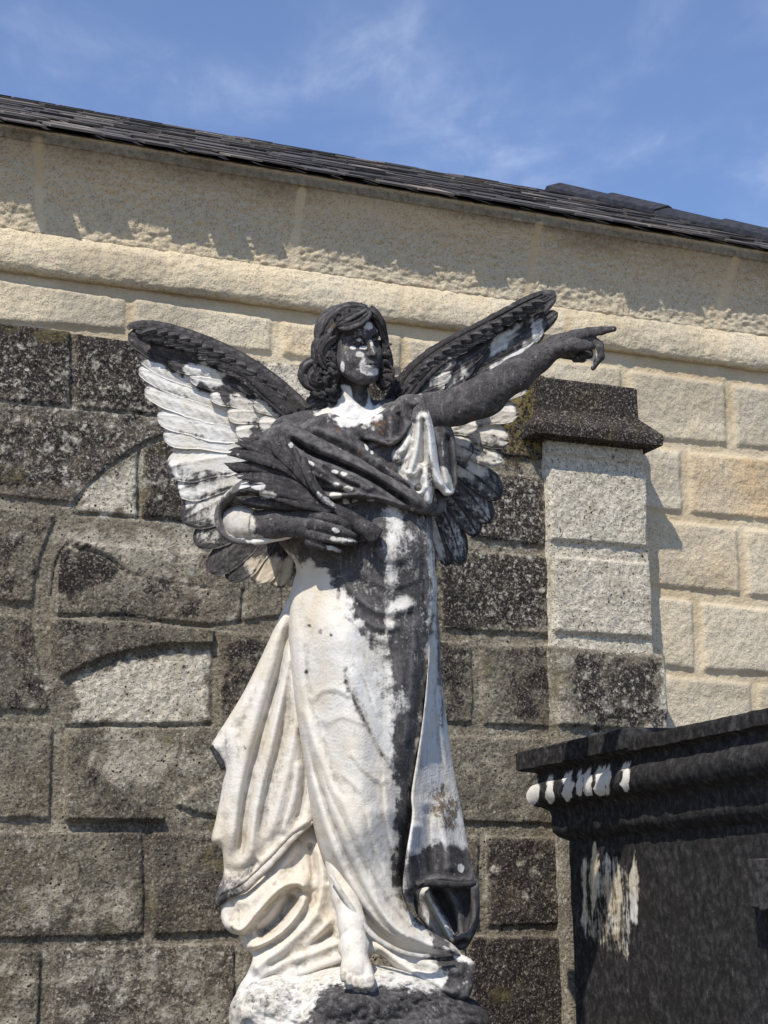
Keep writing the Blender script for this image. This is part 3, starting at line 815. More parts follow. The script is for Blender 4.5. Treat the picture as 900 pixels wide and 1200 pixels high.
def old_region(X, Y, u, v):
    top = np.interp(X, [-400, 0, 150, 400, 572, 574, 640], [325, 379, 400, 434, 455, 431, 441])
    top = top + fbm(u*25, u*0, 3, 5)*1.5
    right = np.interp(Y, [400, 540, 640, 745, 1200], [652, 652, 656, 662, 690])
    return (Y > top) & (X < right)
def px_items(items, soft=14, amp=10, seed=3):
    def f(X, Y, u, v, m):
        its = [(p, val, soft, amp) for p, val in items]
        return paint(X, Y, 0, its, seed)
    return f
o_dirt = px_items([(quad(-330, 300, 320, 420, 440, 495), .82), (quad(420, 640, 420, 430, 545, 550), .78), (quad(-330, 160, 480, 490, 590, 570), .55), (quad(160, 300, 500, 500, 620, 620), .55), (quad(-330, 60, 590, 600, 840, 840), .42),
                   (quad(60, 240, 640, 650, 735, 740), .42), (quad(400, 545, 500, 550, 980, 980), .5), (quad(480, 642, 540, 560, 640, 642), .78), (quad(500, 642, 640, 650, 742, 745), .72), (quad(515, 553, 745, 750, 850, 850), .52), (quad(575, 700, 750, 755, 850, 855), .5),
                   (quad(520, 700, 862, 862, 970, 970), .22), (quad(565, 700, 975, 975, 1090, 1090), .6), (quad(540, 700, 1095, 1095, 1230, 1230), .72), (quad(250, 330, 730, 740, 900, 900), .5), (blob(130, 930, 70, 40), .36), (blob(90, 665, 40, 26), .75), (quad(62, 140, 735, 740, 790, 775), .48)], 12, 12)
o_light = px_items([(quad(300, 428, 425, 437, 476, 490), .95), ([(97, 575), (128, 549), (161, 528), (161, 606), (88, 601)], .8), ([(84, 800), (130, 775), (180, 764), (248, 762), (248, 848), (80, 850)], .85), (quad(70, 240, 612, 620, 700, 705), .5), (blob(150, 890, 55, 45), .5), (quad(516, 548, 650, 655, 738, 738), .35),
                    (quad(60, 270, 1115, 1110, 1210, 1205), .42), (quad(0, 165, 1030, 1030, 1095, 1095), .42), (quad(-10, 40, 1120, 1120, 1215, 1215), .4), (quad(565, 610, 760, 760, 850, 850), .4), (quad(0, 60, 500, 500, 560, 570), .35), (quad(525, 600, 870, 870, 960, 960), .3)], 8, 9, 8)
def o_lich(X, Y, u, v, m):
    f = paint(X, Y, 0, [(quad(540, 642, 540, 550, 742, 745), 1.0, 8, 10), (quad(-330, 300, 395, 420, 500, 600), .9, 10, 10), (quad(-330, 60, 975, 975, 1100, 1095), .4, 10, 10), (quad(60, 280, 1105, 1105, 1215, 1205), .7, 10, 10), (quad(200, 300, 880, 880, 960, 960), .8, 10, 8), (quad(170, 250, 590, 600, 660, 660), .6, 8, 8)], 12)
    return f
masonry(g := Geo(), WF, us, vs, 0.0, ob, .0125, 2.4, gro, old_region, CH-.06, .0046, attrs=dict(
    dirt=lambda X, Y, u, v, m: 1.12*o_dirt(X, Y, u, v, m)*(1-.35*m), light=lambda X, Y, u, v, m: np.maximum(o_light(X, Y, u, v, m), .34*m), lich=o_lich,
    gold=lambda X, Y, u, v, m: paint(X, Y, 0, [(quad(585, 640, 440, 445, 530, 535), .8, 12, 14)], 6)), seed=6)
g.build('wall', DWALL, old)
# pilaster front
PO = .035
pb = [(quad(637, 752, 512, 518, 534, 544),), (quad(641, 757, 547, 557, 634, 643, 2, 1),), (quad(645, 760, 651, 660, 742, 749, 3, 5),)]
v_b = Vv(700, 755, PO)
us = np.arange(U(632, 600, PO)-.02, U(766, 650, PO)+.02, .0058); vs = np.arange(v_b-.03, Vv(690, 495, PO), .0058)
def pil_region(X, Y, u, v): 
    return (X > np.interp(Y, [500, 545, 750], [637, 639.5, 647])) & (X < np.interp(Y, [500, 545, 750], [752, 755, 766]))
masonry(g := Geo(), WF, us, vs, PO, pb, .016, 3.0, [], pil_region, CH-.02, .004, attrs=dict(
    dirt=px_items([([(690, 505), (720, 505), (716, 545), (705, 535)], .6), (quad(630, 650, 500, 500, 540, 540), .35)], 4, 6), light=lambda X, Y, u, v, m: 1.15-.25*m, lich=lambda X, Y, u, v, m: 0*X-1, gold=lambda X, Y, u, v, m: 0*X), seed=16)
pil = g.build('pilaster', DWALL, old)
# its wide stone footing
us = np.arange(U(645, 800, PO)-.03, U(790, 800, PO)+.02, .0058); vs = lines(0, Vv(700, 870, PO), v_b+.03, v_b+.03, .0058, .25)
FO = PO+.03
masonry(g := Geo(), WF, us, vs, FO, [(quad(650, 779, 757, 768, 851, 858, 2, 3),), (quad(655, 785, 868, 874, 960, 966),)], .018, 3.4, [],
        lambda X, Y, u, v: (X > np.interp(Y, [750, 1200], [649, 668])) & (X < np.interp(Y, [750, 860, 1200], [779, 784, 800])) & (Y > np.interp(X, [640, 780], [755, 767])), CH-.02, .005, attrs=dict(
    dirt=px_items([(quad(665, 775, 765, 772, 850, 855), .66), (quad(650, 800, 870, 875, 1000, 1000), .5)], 8, 14), light=px_items([(quad(645, 672, 755, 757, 850, 853), .5), ([(770, 768), (800, 770), (800, 900), (745, 870), (765, 820)], .95)], 8, 10), lich=lambda X, Y, u, v, m: 0*X+.6, gold=lambda X, Y, u, v, m: 0*X), seed=17)
g.build('footing', DWALL, old)
# moulded cap on the pilaster
def ringloft(frame, ua, ub, ob_, of, prof, dl, attrs=None, top=True, nz=.002, seed=4, ex=1.0, kf=1.0):
    """profile (o, v) carried round the left end, front and right end of a block"""
    g = Geo()
    rows = []
    for o, v in prof:
        c = [(ua-o*ex, ob_), (ua-o*ex, of+o*kf), (ub+o, of+o*kf), (ub+o, ob_)]
        pts = []
        for (p, q), ln in zip(zip(c[:-1], c[1:]), (abs(of-ob_), ub-ua, abs(of-ob_))):
            k = max(2, int(ln/dl)); t = np.linspace(0, 1, k, endpoint=False)[:, None]
            pts.append(np.array(p)+(np.array(q)-np.array(p))*t)
        pts.append(np.array([c[-1]])); P = np.vstack(pts); rows.append(np.column_stack([P, np.full(len(P), v)]))
    R = np.array(rows)
    n = fbm(R[..., 0]*22+R[..., 2]*7, R[..., 1]*22+R[..., 2]*15, 4, seed)*nz
    W = frame.P(R[..., 0], R[..., 2]+n*.5, R[..., 1]+n)
    X, Y, _ = to_px(W)
    at = {}
    for kx, fn in (attrs or {}).items(): at[kx] = np.broadcast_to(fn(X, Y, R), X.shape).reshape(-1)
    g.add(W.reshape(-1, 3), [gridfaces(R.shape[0], R.shape[1])], **at)
    if top:
        corners = [0]
        for ln in (abs(of-ob_), ub-ua, abs(of-ob_)): corners.append(corners[-1]+max(2, int(ln/dl)))
        base = (R.shape[0]-1)*R.shape[1]
        g.F.append(np.array([[base+k for k in corners]])); return g
        cc = frame.P(np.array([ua-prof[-1][0], ua-prof[-1][0], ub+prof[-1][0], ub+prof[-1][0]]), np.full(4, prof[-1][1]), np.array([ob_, of+prof[-1][0], of+prof[-1][0], ob_]))
        g.add(cc, [np.array([[0, 1, 2, 3]])], **{k: .3 for k in (attrs or {})})
    return g
def dense(pr, d):
    out = []
    for a, b in zip(pr[:-1], pr[1:]):
        k = max(1, int(math.hypot(b[0]-a[0], b[1]-a[1])/d)); out += [(a[0]+(b[0]-a[0])*i/k, a[1]+(b[1]-a[1])*i/k) for i in range(k)]
    return out+[pr[-1]]
cf = PO+.02
ua_, ub_ = U(633, 470, cf), U(747, 470, cf)
cv = lambda y, o: (o, Vv(690, y, cf+o))
prof = dense([cv(522, -.03), cv(521, .0), cv(517, .012), cv(515, .05), cv(513, .062), cv(504, .066), cv(500, .064), cv(494, .038), cv(488, .012), cv(485.5, .002), cv(484, .0), cv(450, .0), cv(448.5, -.006)], .008)
g = ringloft(WF, ua_, ub_, CH+.02, cf, prof, .008, dict(
    dirt=lambda X, Y, R: .86+0*X, light=lambda X, Y, R: 0*X, lich=lambda X, Y, R: -.45+0*X, tint=lambda X, Y, R: .3+0*X, gold=lambda X, Y, R: paint(X, Y, 0, [(blob(690, 470, 16, 12), .15, 8, 8)], 3)), nz=.002)
cap = g.build('cap', DWALL, pil, sharp=38)

# ------------------------------------------------------------------ the black tomb
t0 = CAM + ray(667, 1000)*5.05
TF = Frame((t0[0], t0[1], 0), 180-18.5)
def TV(px, py, o): r = TF.hit(np.float64(px), np.float64(py), o*.55); return float(r[1])
def TU(px, py, o): r = TF.hit(np.float64(px), np.float64(py), o); return float(r[0])
print('tomb n', TF.n, 'd', TF.d, 'u', TU(667, 1000, 0), TU(900, 1000, 0), 'v', TV(800, 1000, 0), TV(650, 960, .05), TV(620, 930, .1))
tomb = thing('black_tomb', 'soot black stone tomb with moulded cornice and pale drip streaks, at the right edge', 'tomb', (t0[0]+.6, t0[1]-1.2, 0))
tv = lambda x, y, o: (o, TV(x, y, o))
TL = 2.3
EX = 1.0
for _ in range(40):
    x_ = to_px(TF.P(-.13*EX, 1.75, .13*.55))[0]
    EX += .02 if x_ > 619 else -.02
print('EX', EX, to_px(TF.P(-.16*EX, 1.9, .16*.55))[:2])
# rising mouldings, measured at the far corner
P_ = dense([(0, 0.0), (.10, 0.0), (.10, .12), (.0, .14), (0, TV(667, 985, 0))], .012)
b1 = TV(652, 974, .05); b2 = TV(650, 956, .05)
r1 = TV(632, 950, .085); r2 = TV(614, 935, .13); r3 = TV(610, 918, .13)
c1 = TV(612, 905, .13); c2 = TV(606, 893, .15)
P_ += dense([(.035, TV(665, 979, .02)), (.05, b1), (.05, b2), (.056, r1-.004)], .01)
rc = (r1+r3)/2+.004; rr = (r3-r1)/2*.92
P_ += [(.072+.058*math.sin(a), rc - rr*math.cos(a)) for a in np.linspace(.15, PI-.5, 14)]
P_ += dense([(.09, c1-.012), (.10, c1-.006), (.136, c1), (.141, c2), (.137, c2+.004), (-.3, c2+.006)], .01)
def rel(R, y): return y
def t_white(X, Y, R):
    it = []
    on = (R[..., 1] > .05)
    for cx, w in ((613, 5), (624, 9), (644, 5), (665, 8), (679, 5), (688, 7), (703, 8), (712, 3), (733, 6.5)):
        ytop = 905 - (cx-612)*.150; ln = 35
        yb = ytop + 42
        it.append(([(cx-w*.7, ytop+8), (cx+w*.4, ytop+4), (cx+w, ytop+20), (cx+w*.8, yb-4), (cx, yb), (cx-w, yb-8), (cx-w*.6, ytop+22)], 1.25, 1.6, 3.4))
    a = paint(X, Y, 0, it, 4)*(R[..., 2] > b2-.004)*(R[..., 2] < r3+.02)
    st = []
    for cx, w, y0, y1, val in ((685, 3, 1003, 1098, .8), (697, 4.5, 986, 1085, .92), (711, 5, 1000, 1090, .85), (722, 6, 1002, 1105, .75), (743, 4.5, 988, 1088, .9), (733, 5, 1040, 1125, .5), (703, 12, 1045, 1110, .5)):
        w *= 1.25
        st.append(([(cx-w*.2, y0), (cx+w*.3, y0+3), (cx+w, y0+40), (cx+w*.9, y1-20), (cx+w*.3, y1), (cx-w*.8, y1-14), (cx-w, y0+45)], val, 2.2, 2.5))
    st.insert(0, ([(684, 1010), (700, 1000), (725, 1015), (747, 1020), (750, 1085), (730, 1120), (700, 1112), (683, 1090)], .42, 6, 5))
    return np.maximum(a, paint(X, Y, 0, st, 14)*(R[..., 2] < b1))
def t_cream(X, Y, R): return .85*(R[..., 2] < b1)*sstep(.35, .1, np.abs(fbm(X/20, Y/90, 3, 3)))+0*X
def t_grey(X, Y, R):
    return .22 + .24*fbm(R[..., 0]*14, R[..., 2]*3, 4, 11) + .14*(R[..., 2] > r3) + .3*np.clip(paint(X, Y, 0, [(quad(680, 760, 1060, 1050, 1200, 1190), 1, 30, 20)], 5), 0, 1)
g = ringloft(TF, 0.0, TL, -1.1, 0.0, P_, .008, dict(white=t_white, cream=t_cream, grey=t_grey), nz=.004, ex=EX, kf=.55)
g.build('body', TOMB, tomb, sharp=40)
# raised corner block of the lid, overhanging the cornice at the far corner
lo_ = .152
def LV(y, o=lo_*.55): return float(TF.hit(np.float64(615), np.float64(y), o)[1])
eu = TU(733, 862, lo_*.55)
L_ = dense([(-.1, LV(903)), (-.012, LV(903)), (.0, LV(901)), (.0, LV(881)), (-.008, LV(879)), (-.03, LV(878))], .012)
g = ringloft(TF, -.165*EX, eu, -1.1, lo_*.55, L_, .012, dict(white=lambda X, Y, R: 0*X, cream=lambda X, Y, R: 0*X, grey=lambda X, Y, R: .36+.3*fbm(R[..., 0]*12, R[..., 2]*12, 4, 13)), nz=.004)
g.build('lid_block', TOMB, tomb, sharp=40)
# square boss with a small ring hanging from its lower corner
su0 = TU(873, 1035, .06); sv1 = TV(874, 1007, .06); sv0 = TV(876, 1064, .06)
zero = lambda X, Y, R: 0*X
g = ringloft(TF, su0, su0+.22, -.01, .05, dense([(-.004, sv0), (.0, sv0+.004), (.0, sv1-.004), (-.004, sv1)], .01), .01, dict(white=zero, cream=zero, grey=lambda X, Y, R: .62+0*X), nz=.004)
boss = g.build('boss', TOMB, tomb, sharp=40)
g = Geo(); cu, cvv = su0+.075, sv0+.018
th = np.linspace(0, 2*PI, 40, endpoint=False); ph = np.linspace(0, 2*PI, 12, endpoint=False)
T_, Ph = np.meshgrid(th, ph, indexing='ij'); rad = .019+.009*np.cos(Ph)
W = TF.P(cu+rad*np.cos(T_), cvv+rad*np.sin(T_), .046+.009*np.sin(Ph) - .012*np.sin(T_))
i = np.arange(40)[:, None]; j = np.arange(12)[None]
F = np.stack(np.broadcast_arrays(i*12+j, i*12+(j+1) % 12, ((i+1) % 40)*12+(j+1) % 12, ((i+1) % 40)*12+j), -1).reshape(-1, 4)
g.add(W.reshape(-1, 3), [F], white=0, cream=0, grey=.2)
g.build('ring', TOMB, boss)

# ------------------------------------------------------------------ ground
g = Geo(); e = 600
g.add([(-e, -e, 0), (e, -e, 0), (e, e, 0), (-e, e, 0)], [np.array([[0, 1, 2, 3]])])
GRAVEL = mat_plain('pale_gravel', (.30, .26, .21), .95, 60, .7)
o = g.build('ground', GRAVEL, None, smooth=False); o['kind'] = 'structure'
# ------------------------------------------------------------------ the angel
base_pt = A(415, 1235, 20)
ang = thing('angel_statue', 'winged white marble angel blackened by algae, one arm pointing right, palm branch in hand', 'statue', tuple(base_pt))
const = lambda v: (lambda x, y: np.full(np.shape(x), float(v)))
def attrs(dark, lichen=None, warm=None):
    return dict(dark=dark, lichen=lichen or const(0), warm=warm or const(0))

# --- where the marble is still white and where the crust is black
def dk_robe(x, y):
    d = paint(x, y, 0.05, [
        ([(290, 470), (500, 450), (520, 600), (512, 680), (506, 760), (500, 830), (495, 866), (484, 930), (478, 990), (473, 1040), (490, 1068), (530, 1105), (545, 1124), (528, 1121), (500, 1096), (481, 1077), (467, 1048), (462, 990), (466, 940), (462, 900), (458, 850), (456, 800), (444, 780), (433, 752), (414, 726), (408, 700), (378, 668), (345, 655), (300, 640)], .95, 5, 11),
        ([(418, 600), (500, 590), (506, 660), (500, 745), (470, 760), (440, 735), (415, 700)], .80, 10, 14),
        ([(380, 478), (440, 470), (458, 480), (450, 488), (410, 496), (392, 494)], 0.0, 3, 6),
        ([(455, 590), (468, 592), (478, 625), (474, 628), (462, 640), (460, 690), (455, 690), (452, 640)], .34, 5, 8),
        ([(456, 704), (476, 697), (484, 705), (478, 712), (462, 713), (456, 735), (450, 730)], .15, 4, 6),
        ([(498, 615), (506, 620), (511, 680), (509, 700), (502, 660)], .3, 3, 5),
        ([(436, 770), (456, 760), (462, 800), (450, 815), (442, 800)], .45, 6, 8), ([(450, 820), (470, 812), (480, 830), (460, 850)], .5, 6, 8),
        ([(440, 745), (452, 742), (456, 785), (448, 790)], .3, 5, 8),
        ([(402, 781), (408, 783), (416, 805), (434, 850), (455, 890), (462, 902), (456, 902), (430, 858), (410, 815), (403, 800)], .50, 2.4, 5),
        (blob(375, 740, 3, 4), .7, 1.5, 2), (blob(362, 733, 2.2), .9, 1, 1), (blob(388, 744, 2.4), .9, 1, 1), (blob(359, 787, 2.4), .8, 1, 1)])
    return d
def li_robe(x, y):
    return paint(x, y, 0, [([(395, 485), (470, 480), (490, 510), (470, 530), (410, 510)], .62, 10, 12), (blob(452, 772, 8), .6, 6, 4), (blob(425, 545, 25, 10), .55, 8, 6), ([(402, 780), (408, 783), (416, 805), (434, 850), (458, 893), (450, 890), (425, 845), (405, 805)], .55, 3, 3)])
def wm_all(x, y):
    return paint(x, y, .12, [([(250, 700), (340, 690), (360, 800), (366, 960), (250, 1060)], .34, 20, 14), ([(250, 970), (370, 960), (400, 1060), (430, 1110), (300, 1125), (260, 1090)], .62, 14, 12), ([(350, 640), (400, 660), (380, 740), (345, 740)], .6, 18, 10)])

# --- robe: tunic and skirt in one carved sheet
R_MAIN = [(383, 478), (350, 488), (322, 498), (305, 515), (298, 550), (300, 600), (330, 640), (347, 665), (340, 700), (338, 740), (340, 785), (345, 830), (352, 870), (358, 905), (364, 950), (374, 995), (388, 1025), (402, 1050), (418, 1075), (432, 1091), (452, 1108), (475, 1118), (503, 1122), (528, 1121), (543, 1122), (530, 1106), (505, 1090), (484, 1071), (474, 1045), (476, 1005), (482, 960), (485, 925), (495, 866), (501, 800), (509, 740), (512, 690), (508, 640), (506, 590), (505, 540), (498, 500), (488, 476), (462, 468), (440, 470), (410, 480)]
def z_robe(x, y, sd):
    q = np.clip(sd/72, 0, 1)
    z = 44*np.sqrt(1-(1-q)**2)
    S_ = lambda *a, **k: stroke(x, y, *a, **k)
    # forward leg, hip, belly
    z = z + S_([(385, 690), (405, 760), (415, 840), (418, 900), (418, 960), (424, 1030)], 34, 20, taper=.2)
    z = z + S_([(478, 640)], 40, 13) + S_([(440, 655)], 40, 8) + S_([(470, 760), (468, 860), (462, 980)], 20, 8)
    # long folds running from the hip to the hem
    for pts, w, a, w2 in (
        ([(345, 675), (341, 720), (345, 790), (352, 850), (362, 900), (374, 955), (396, 1015), (432, 1078)], 3.2, 6, 8),
        ([(352, 820), (366, 870), (380, 918), (396, 965), (420, 1020), (455, 1080), (500, 1112)], 3.5, 7, 9),
        ([(350, 725), (352, 790), (362, 845), (376, 890), (400, 950)], 2.6, 3.0, 6),
        ([(362, 900), (378, 955), (396, 1005), (420, 1050), (452, 1090), (490, 1112)], 3, 6, 8),
        ([(404, 782), (420, 820), (440, 860), (462, 905)], 3.0, 4.2, 9),
        ([(394, 920), (412, 965), (440, 1020), (475, 1070), (515, 1102)], 4.2, 4.5, 9),
        ([(430, 940), (440, 985), (462, 1040), (492, 1082)], 4, 4, 8),
        ([(450, 905), (455, 960), (468, 1020)], 3, 3, 7),
        ([(364, 824), (374, 812), (392, 808), (414, 818)], 2.4, 2.2, 5),
        ([(380, 850), (400, 840), (430, 850)], 3, 1.6, 6), ([(408, 880), (430, 905), (452, 920)], 2.5, 1.8, 5), ([(415, 770), (432, 800), (445, 840)], 2.5, 1.8, 5),
        ([(398, 905), (420, 925), (445, 960)], 2.2, 1.6, 5),
        # sling of folds under the hip
        ([(398, 668), (414, 692), (436, 712), (462, 718), (490, 706)], 4, 3.2, 7), ([(408, 700), (424, 722), (448, 736), (474, 732)], 3.5, 3, 6), ([(416, 726), (434, 744), (460, 752)], 3, 2.5, 6),
        ([(420, 665), (440, 682), (468, 686), (494, 676)], 4, 2, 7), ([(440, 640), (452, 655), (478, 655)], 3, 2.5, 6),
        ([(498, 600), (507, 640), (508, 700), (500, 790), (488, 880)], 3, 3.0, 5), ([(492, 600), (500, 650), (500, 720)], 2.2, 2.2, 4), ([(486, 720), (482, 800), (474, 880)], 4, 2.5, 8),
        # gathered neck
        ([(372, 486), (395, 498), (425, 498), (462, 480)], 3, 3.5, 5), ([(355, 492), (392, 510), (430, 510), (474, 486)], 3, 3.5, 5), ([(345, 498), (390, 522), (436, 522), (482, 494)], 3, 3, 6)):
        z = z + S_(pts, w, a, w2=w2, taper=.1)
    return z + fbm(x/26, y/40, 3, 71)*1.6 + fbm(x/8, y/10, 3, 72)*.45
robe_g = Geo()
relief(robe_g, R_MAIN, z_robe, 1.7, 9, lambda x, y, s: 62*np.clip(s/30, .12, 1)**.7, attrs(dk_robe, li_robe, wm_all))

# under-skirt that spills over the rock on the left, with its rolled hem
R_UNDER = [(264, 1050), (259, 1066), (261, 1082), (270, 1093), (284, 1098), (285, 1110), (296, 1120), (290, 1140), (278, 1160), (275, 1185), (290, 1195), (330, 1160), (380, 1135), (440, 1118), (470, 1140), (520, 1165), (548, 1170), (556, 1140), (545, 1120), (470, 1100), (425, 1070), (400, 1030), (375, 985), (368, 950), (335, 975), (300, 1015)]
def z_under(x, y, sd):
    z = np.interp(y, [950, 1000, 1100, 1140, 1200], [-26, -16, 2, 16, 20]) + 0*x
    S_ = lambda *a, **k: stroke(x, y, *a, **k)
    for pts, w, a, w2 in (
        ([(266, 1078), (282, 1090), (304, 1066), (330, 1040), (352, 1036), (360, 1050)], 5, 22, 11),
        ([(286, 1108), (302, 1108), (330, 1092), (352, 1066), (360, 1044)], 4, 17, 8),
        ([(300, 1098), (322, 1082), (338, 1060), (345, 1046)], 6, -16, 6),
        ([(272, 1062), (300, 1048), (330, 1015), (352, 985)], 6, 8, 9),
        ([(292, 1140), (320, 1118), (352, 1092), (378, 1062)], 7, 13, 10), ([(283, 1168), (315, 1138), (360, 1108), (392, 1072)], 5, 9, 9),
        ([(310, 1135), (350, 1115), (395, 1090)], 4, -7, 5), ([(340, 1128), (380, 1112), (415, 1098)], 4, 6, 7),
        ([(372, 990), (378, 1030), (372, 1070)], 4, 8, 7), ([(362, 985), (366, 1020), (362, 1045)], 3, -6, 4),
        ([(385, 1030), (396, 1060), (402, 1100)], 5, 7, 7),
        ([(434, 1102), (460, 1122), (500, 1150), (540, 1168)], 6, 8, 9), ([(440, 1112), (474, 1140), (520, 1162)], 3, -5, 4), ([(470, 1118), (505, 1130), (545, 1140)], 5, 5, 7)):
        z = z + S_(pts, w, a, w2=w2, taper=.1)
    return z + fbm(x/18, y/18, 3, 81)*1.5 + fbm(x/7, y/7, 3, 82)*.5
def dk_under(x, y):
    return paint(x, y, .05, [([(500, 1120), (530, 1122), (556, 1130), (560, 1190), (530, 1190), (520, 1160), (524, 1140)], 1.0, 4, 6), ([(306, 1092), (330, 1072), (342, 1056), (336, 1078), (318, 1094)], .35, 4, 3)])
relief(robe_g, R_UNDER, z_under, 1.7, 7, 26, attrs(dk_under, lambda x, y: paint(x, y, 0, [(blob(272, 1087, 8, 5), .8, 3, 2)]), wm_all))
# right-hand train: a strip turned away from the light, then the flared black hem over a hollow
R_STRIP = [(500, 600), (506, 640), (511, 690), (515, 740), (518, 790), (523, 840), (530, 890), (536, 925), (542, 955), (550, 1000), (558, 1034), (540, 1036), (515, 1034), (496, 1036), (486, 1046), (484, 1062), (476, 1054), (472, 1040), (476, 1000), (483, 955), (482, 930), (490, 880), (497, 830), (502, 770), (504, 700)]
def z_strip(x, y, sd):
    xl = np.interp(y, [600, 690, 830, 930, 960, 1040], [500, 504, 497, 482, 483, 472]); xr = np.interp(y, [600, 690, 790, 890, 1000, 1036], [506, 512, 518, 530, 550, 558])
    t = np.clip((x-xl)/(xr-xl+1e-6), 0, 1)
    z = 30 - 78*t + np.interp(y, [600, 900, 1036], [0, 0, 22])
    z = z + stroke(x, y, [(484, 960), (478, 1010), (482, 1050)], 5, 12, w2=8, taper=.1) + stroke(x, y, [(515, 930), (522, 980), (528, 1030)], 6, 8, w2=9) + stroke(x, y, [(500, 940), (502, 990), (505, 1030)], 6, -7)
    z = z + stroke(x, y, [(488, 1040), (510, 1030), (540, 1032), (556, 1030)], 5, 9, taper=.05) + stroke(x, y, [(512, 700), (514, 780), (518, 860), (528, 920)], 3, 5, w2=3)
    return z + fbm(x/14, y/24, 3, 91)*1.2
def dk_strip(x, y):
    return paint(x, y, .16, [([(476, 1000), (520, 988), (552, 1000), (562, 1040), (470, 1060)], 1.0, 5, 7), ([(508, 690), (518, 690), (522, 840), (518, 850), (512, 780)], .75, 3, 5), ([(500, 925), (520, 920), (535, 945), (542, 985), (520, 980), (505, 950)], .5, 5, 9), ([(496, 595), (508, 600), (512, 690), (506, 690)], .6, 3, 6), (blob(540, 1018, 4, 5), 0, 2, 2)])
relief(robe_g, R_STRIP, z_strip, 1.7, 4, 16, attrs(dk_strip, lambda x, y: paint(x, y, 0, [([(496, 925), (520, 918), (536, 945), (540, 985), (518, 975), (504, 950)], .85, 6, 8)]), const(.05)))
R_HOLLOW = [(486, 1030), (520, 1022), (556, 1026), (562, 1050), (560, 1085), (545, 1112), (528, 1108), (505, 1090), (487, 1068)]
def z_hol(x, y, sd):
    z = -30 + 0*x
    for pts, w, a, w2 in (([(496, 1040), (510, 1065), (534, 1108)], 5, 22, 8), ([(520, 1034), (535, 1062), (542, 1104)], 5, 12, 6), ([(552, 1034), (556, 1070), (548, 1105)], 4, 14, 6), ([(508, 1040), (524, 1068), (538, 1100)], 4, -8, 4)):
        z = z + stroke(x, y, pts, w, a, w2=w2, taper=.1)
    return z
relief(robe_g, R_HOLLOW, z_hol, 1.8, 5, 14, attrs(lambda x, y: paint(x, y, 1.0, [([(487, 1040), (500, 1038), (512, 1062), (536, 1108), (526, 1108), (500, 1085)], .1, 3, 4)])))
# loops and free edges of the hem as rolled rims
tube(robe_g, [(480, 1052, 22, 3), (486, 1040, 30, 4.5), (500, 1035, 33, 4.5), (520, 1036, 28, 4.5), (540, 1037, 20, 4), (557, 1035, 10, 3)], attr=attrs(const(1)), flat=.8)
tube(robe_g, [(388, 1025, 36, 2.5), (404, 1053, 42, 3.4), (432, 1091, 46, 3.6), (452, 1107, 46, 3.6), (475, 1117.5, 42, 3.4), (503, 1121.5, 34, 3.2), (530, 1120, 24, 2.5)], attr=attrs(lambda x, y: sstep(485, 520, x)))
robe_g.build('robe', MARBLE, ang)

# --- cloak: hanging side panel on the left and the sash drawn across the breast
cl = Geo()
C_SIDE = [(352, 670), (338, 700), (322, 735), (305, 772), (286, 810), (268, 840), (254, 862), (247, 876), (256, 888), (263, 900), (259, 930), (253, 960), (248, 985), (259, 993), (262, 1012), (261, 1028), (253, 1048), (253, 1066), (262, 1052), (284, 1040), (304, 1022), (324, 1002), (344, 980), (368, 962), (380, 930), (376, 860), (366, 760)]
def z_side(x, y, sd):
    z = -12 + 14*np.sqrt(1-(1-np.clip(sd/40, 0, 1))**2)
    for pts, w, a, w2 in (([(338, 705), (318, 770), (298, 840), (280, 920), (268, 1010)], 8, 9, 9), ([(342, 720), (326, 790), (306, 860), (288, 930), (280, 1010)], 4, -9, 6),
                          ([(342, 740), (334, 800), (318, 870), (300, 950), (292, 1020)], 5, 9, 8), ([(345, 780), (346, 850), (332, 920), (314, 990)], 5, 7, 9), ([(340, 775), (330, 860), (312, 930), (302, 990)], 4, -5, 5),
                          ([(352, 850), (358, 910), (348, 965)], 4, -6, 5), ([(350, 890), (344, 935), (330, 980)], 4, 5, 6), ([(270, 850), (272, 900), (262, 960)], 4, 4, 6), ([(322, 740), (296, 800), (274, 850)], 3, 4, 5),
                          ([(256, 1050), (280, 1038), (310, 1010), (345, 976), (370, 958)], 4, 9, 7), ([(262, 1018), (284, 1022), (305, 1008)], 6, -5, 6), ([(355, 700), (352, 780), (358, 850)], 5, -8, 6)):
        z = z + stroke(x, y, pts, w, a, w2=w2, taper=.1)
    return z + fbm(x/20, y/30, 3, 101)*1.6 + fbm(x/7, y/8, 3, 102)*.5
def dk_side(x, y):
    return paint(x, y, .05, [([(244, 868), (256, 880), (266, 905), (258, 903), (244, 885)], 1, 2, 2), ([(246, 845), (262, 850), (270, 868), (264, 885), (248, 878)], .35, 5, 6), ([(258, 1005), (275, 1025), (300, 1012), (284, 1042), (252, 1070), (246, 1050)], .62, 7, 8), ([(252, 1042), (262, 1036), (262, 1056), (250, 1070)], 1, 2, 2)])
relief(cl, C_SIDE, z_side, 1.7, 5, 14, attrs(dk_side, lambda x, y: paint(x, y, .06, [(blob(270, 824, 5, 5), .8, 3, 2), (blob(284, 878, 10, 6), .62, 5, 4), (blob(264, 858, 6, 5), .5, 4, 3), (blob(262, 985, 8, 12), .5, 6, 4), (blob(262, 1020, 6, 8), .55, 4, 4)]), wm_all))
tube(cl, [(247, 874, -8, 2.5), (254, 884, -9, 4), (262, 901, -8, 3)], attr=attrs(const(1)))
tube(cl, [(254, 1060, -6, 4), (266, 1050, 0, 4.5), (285, 1041, 4, 4), (305, 1023, 4, 4), (325, 1003, 2, 3.6), (345, 981, 0, 3.4), (366, 963, -6, 2.6)], attr=attrs(lambda x, y: sstep(300, 262, x)*.8, None, const(.4)), flat=.8)
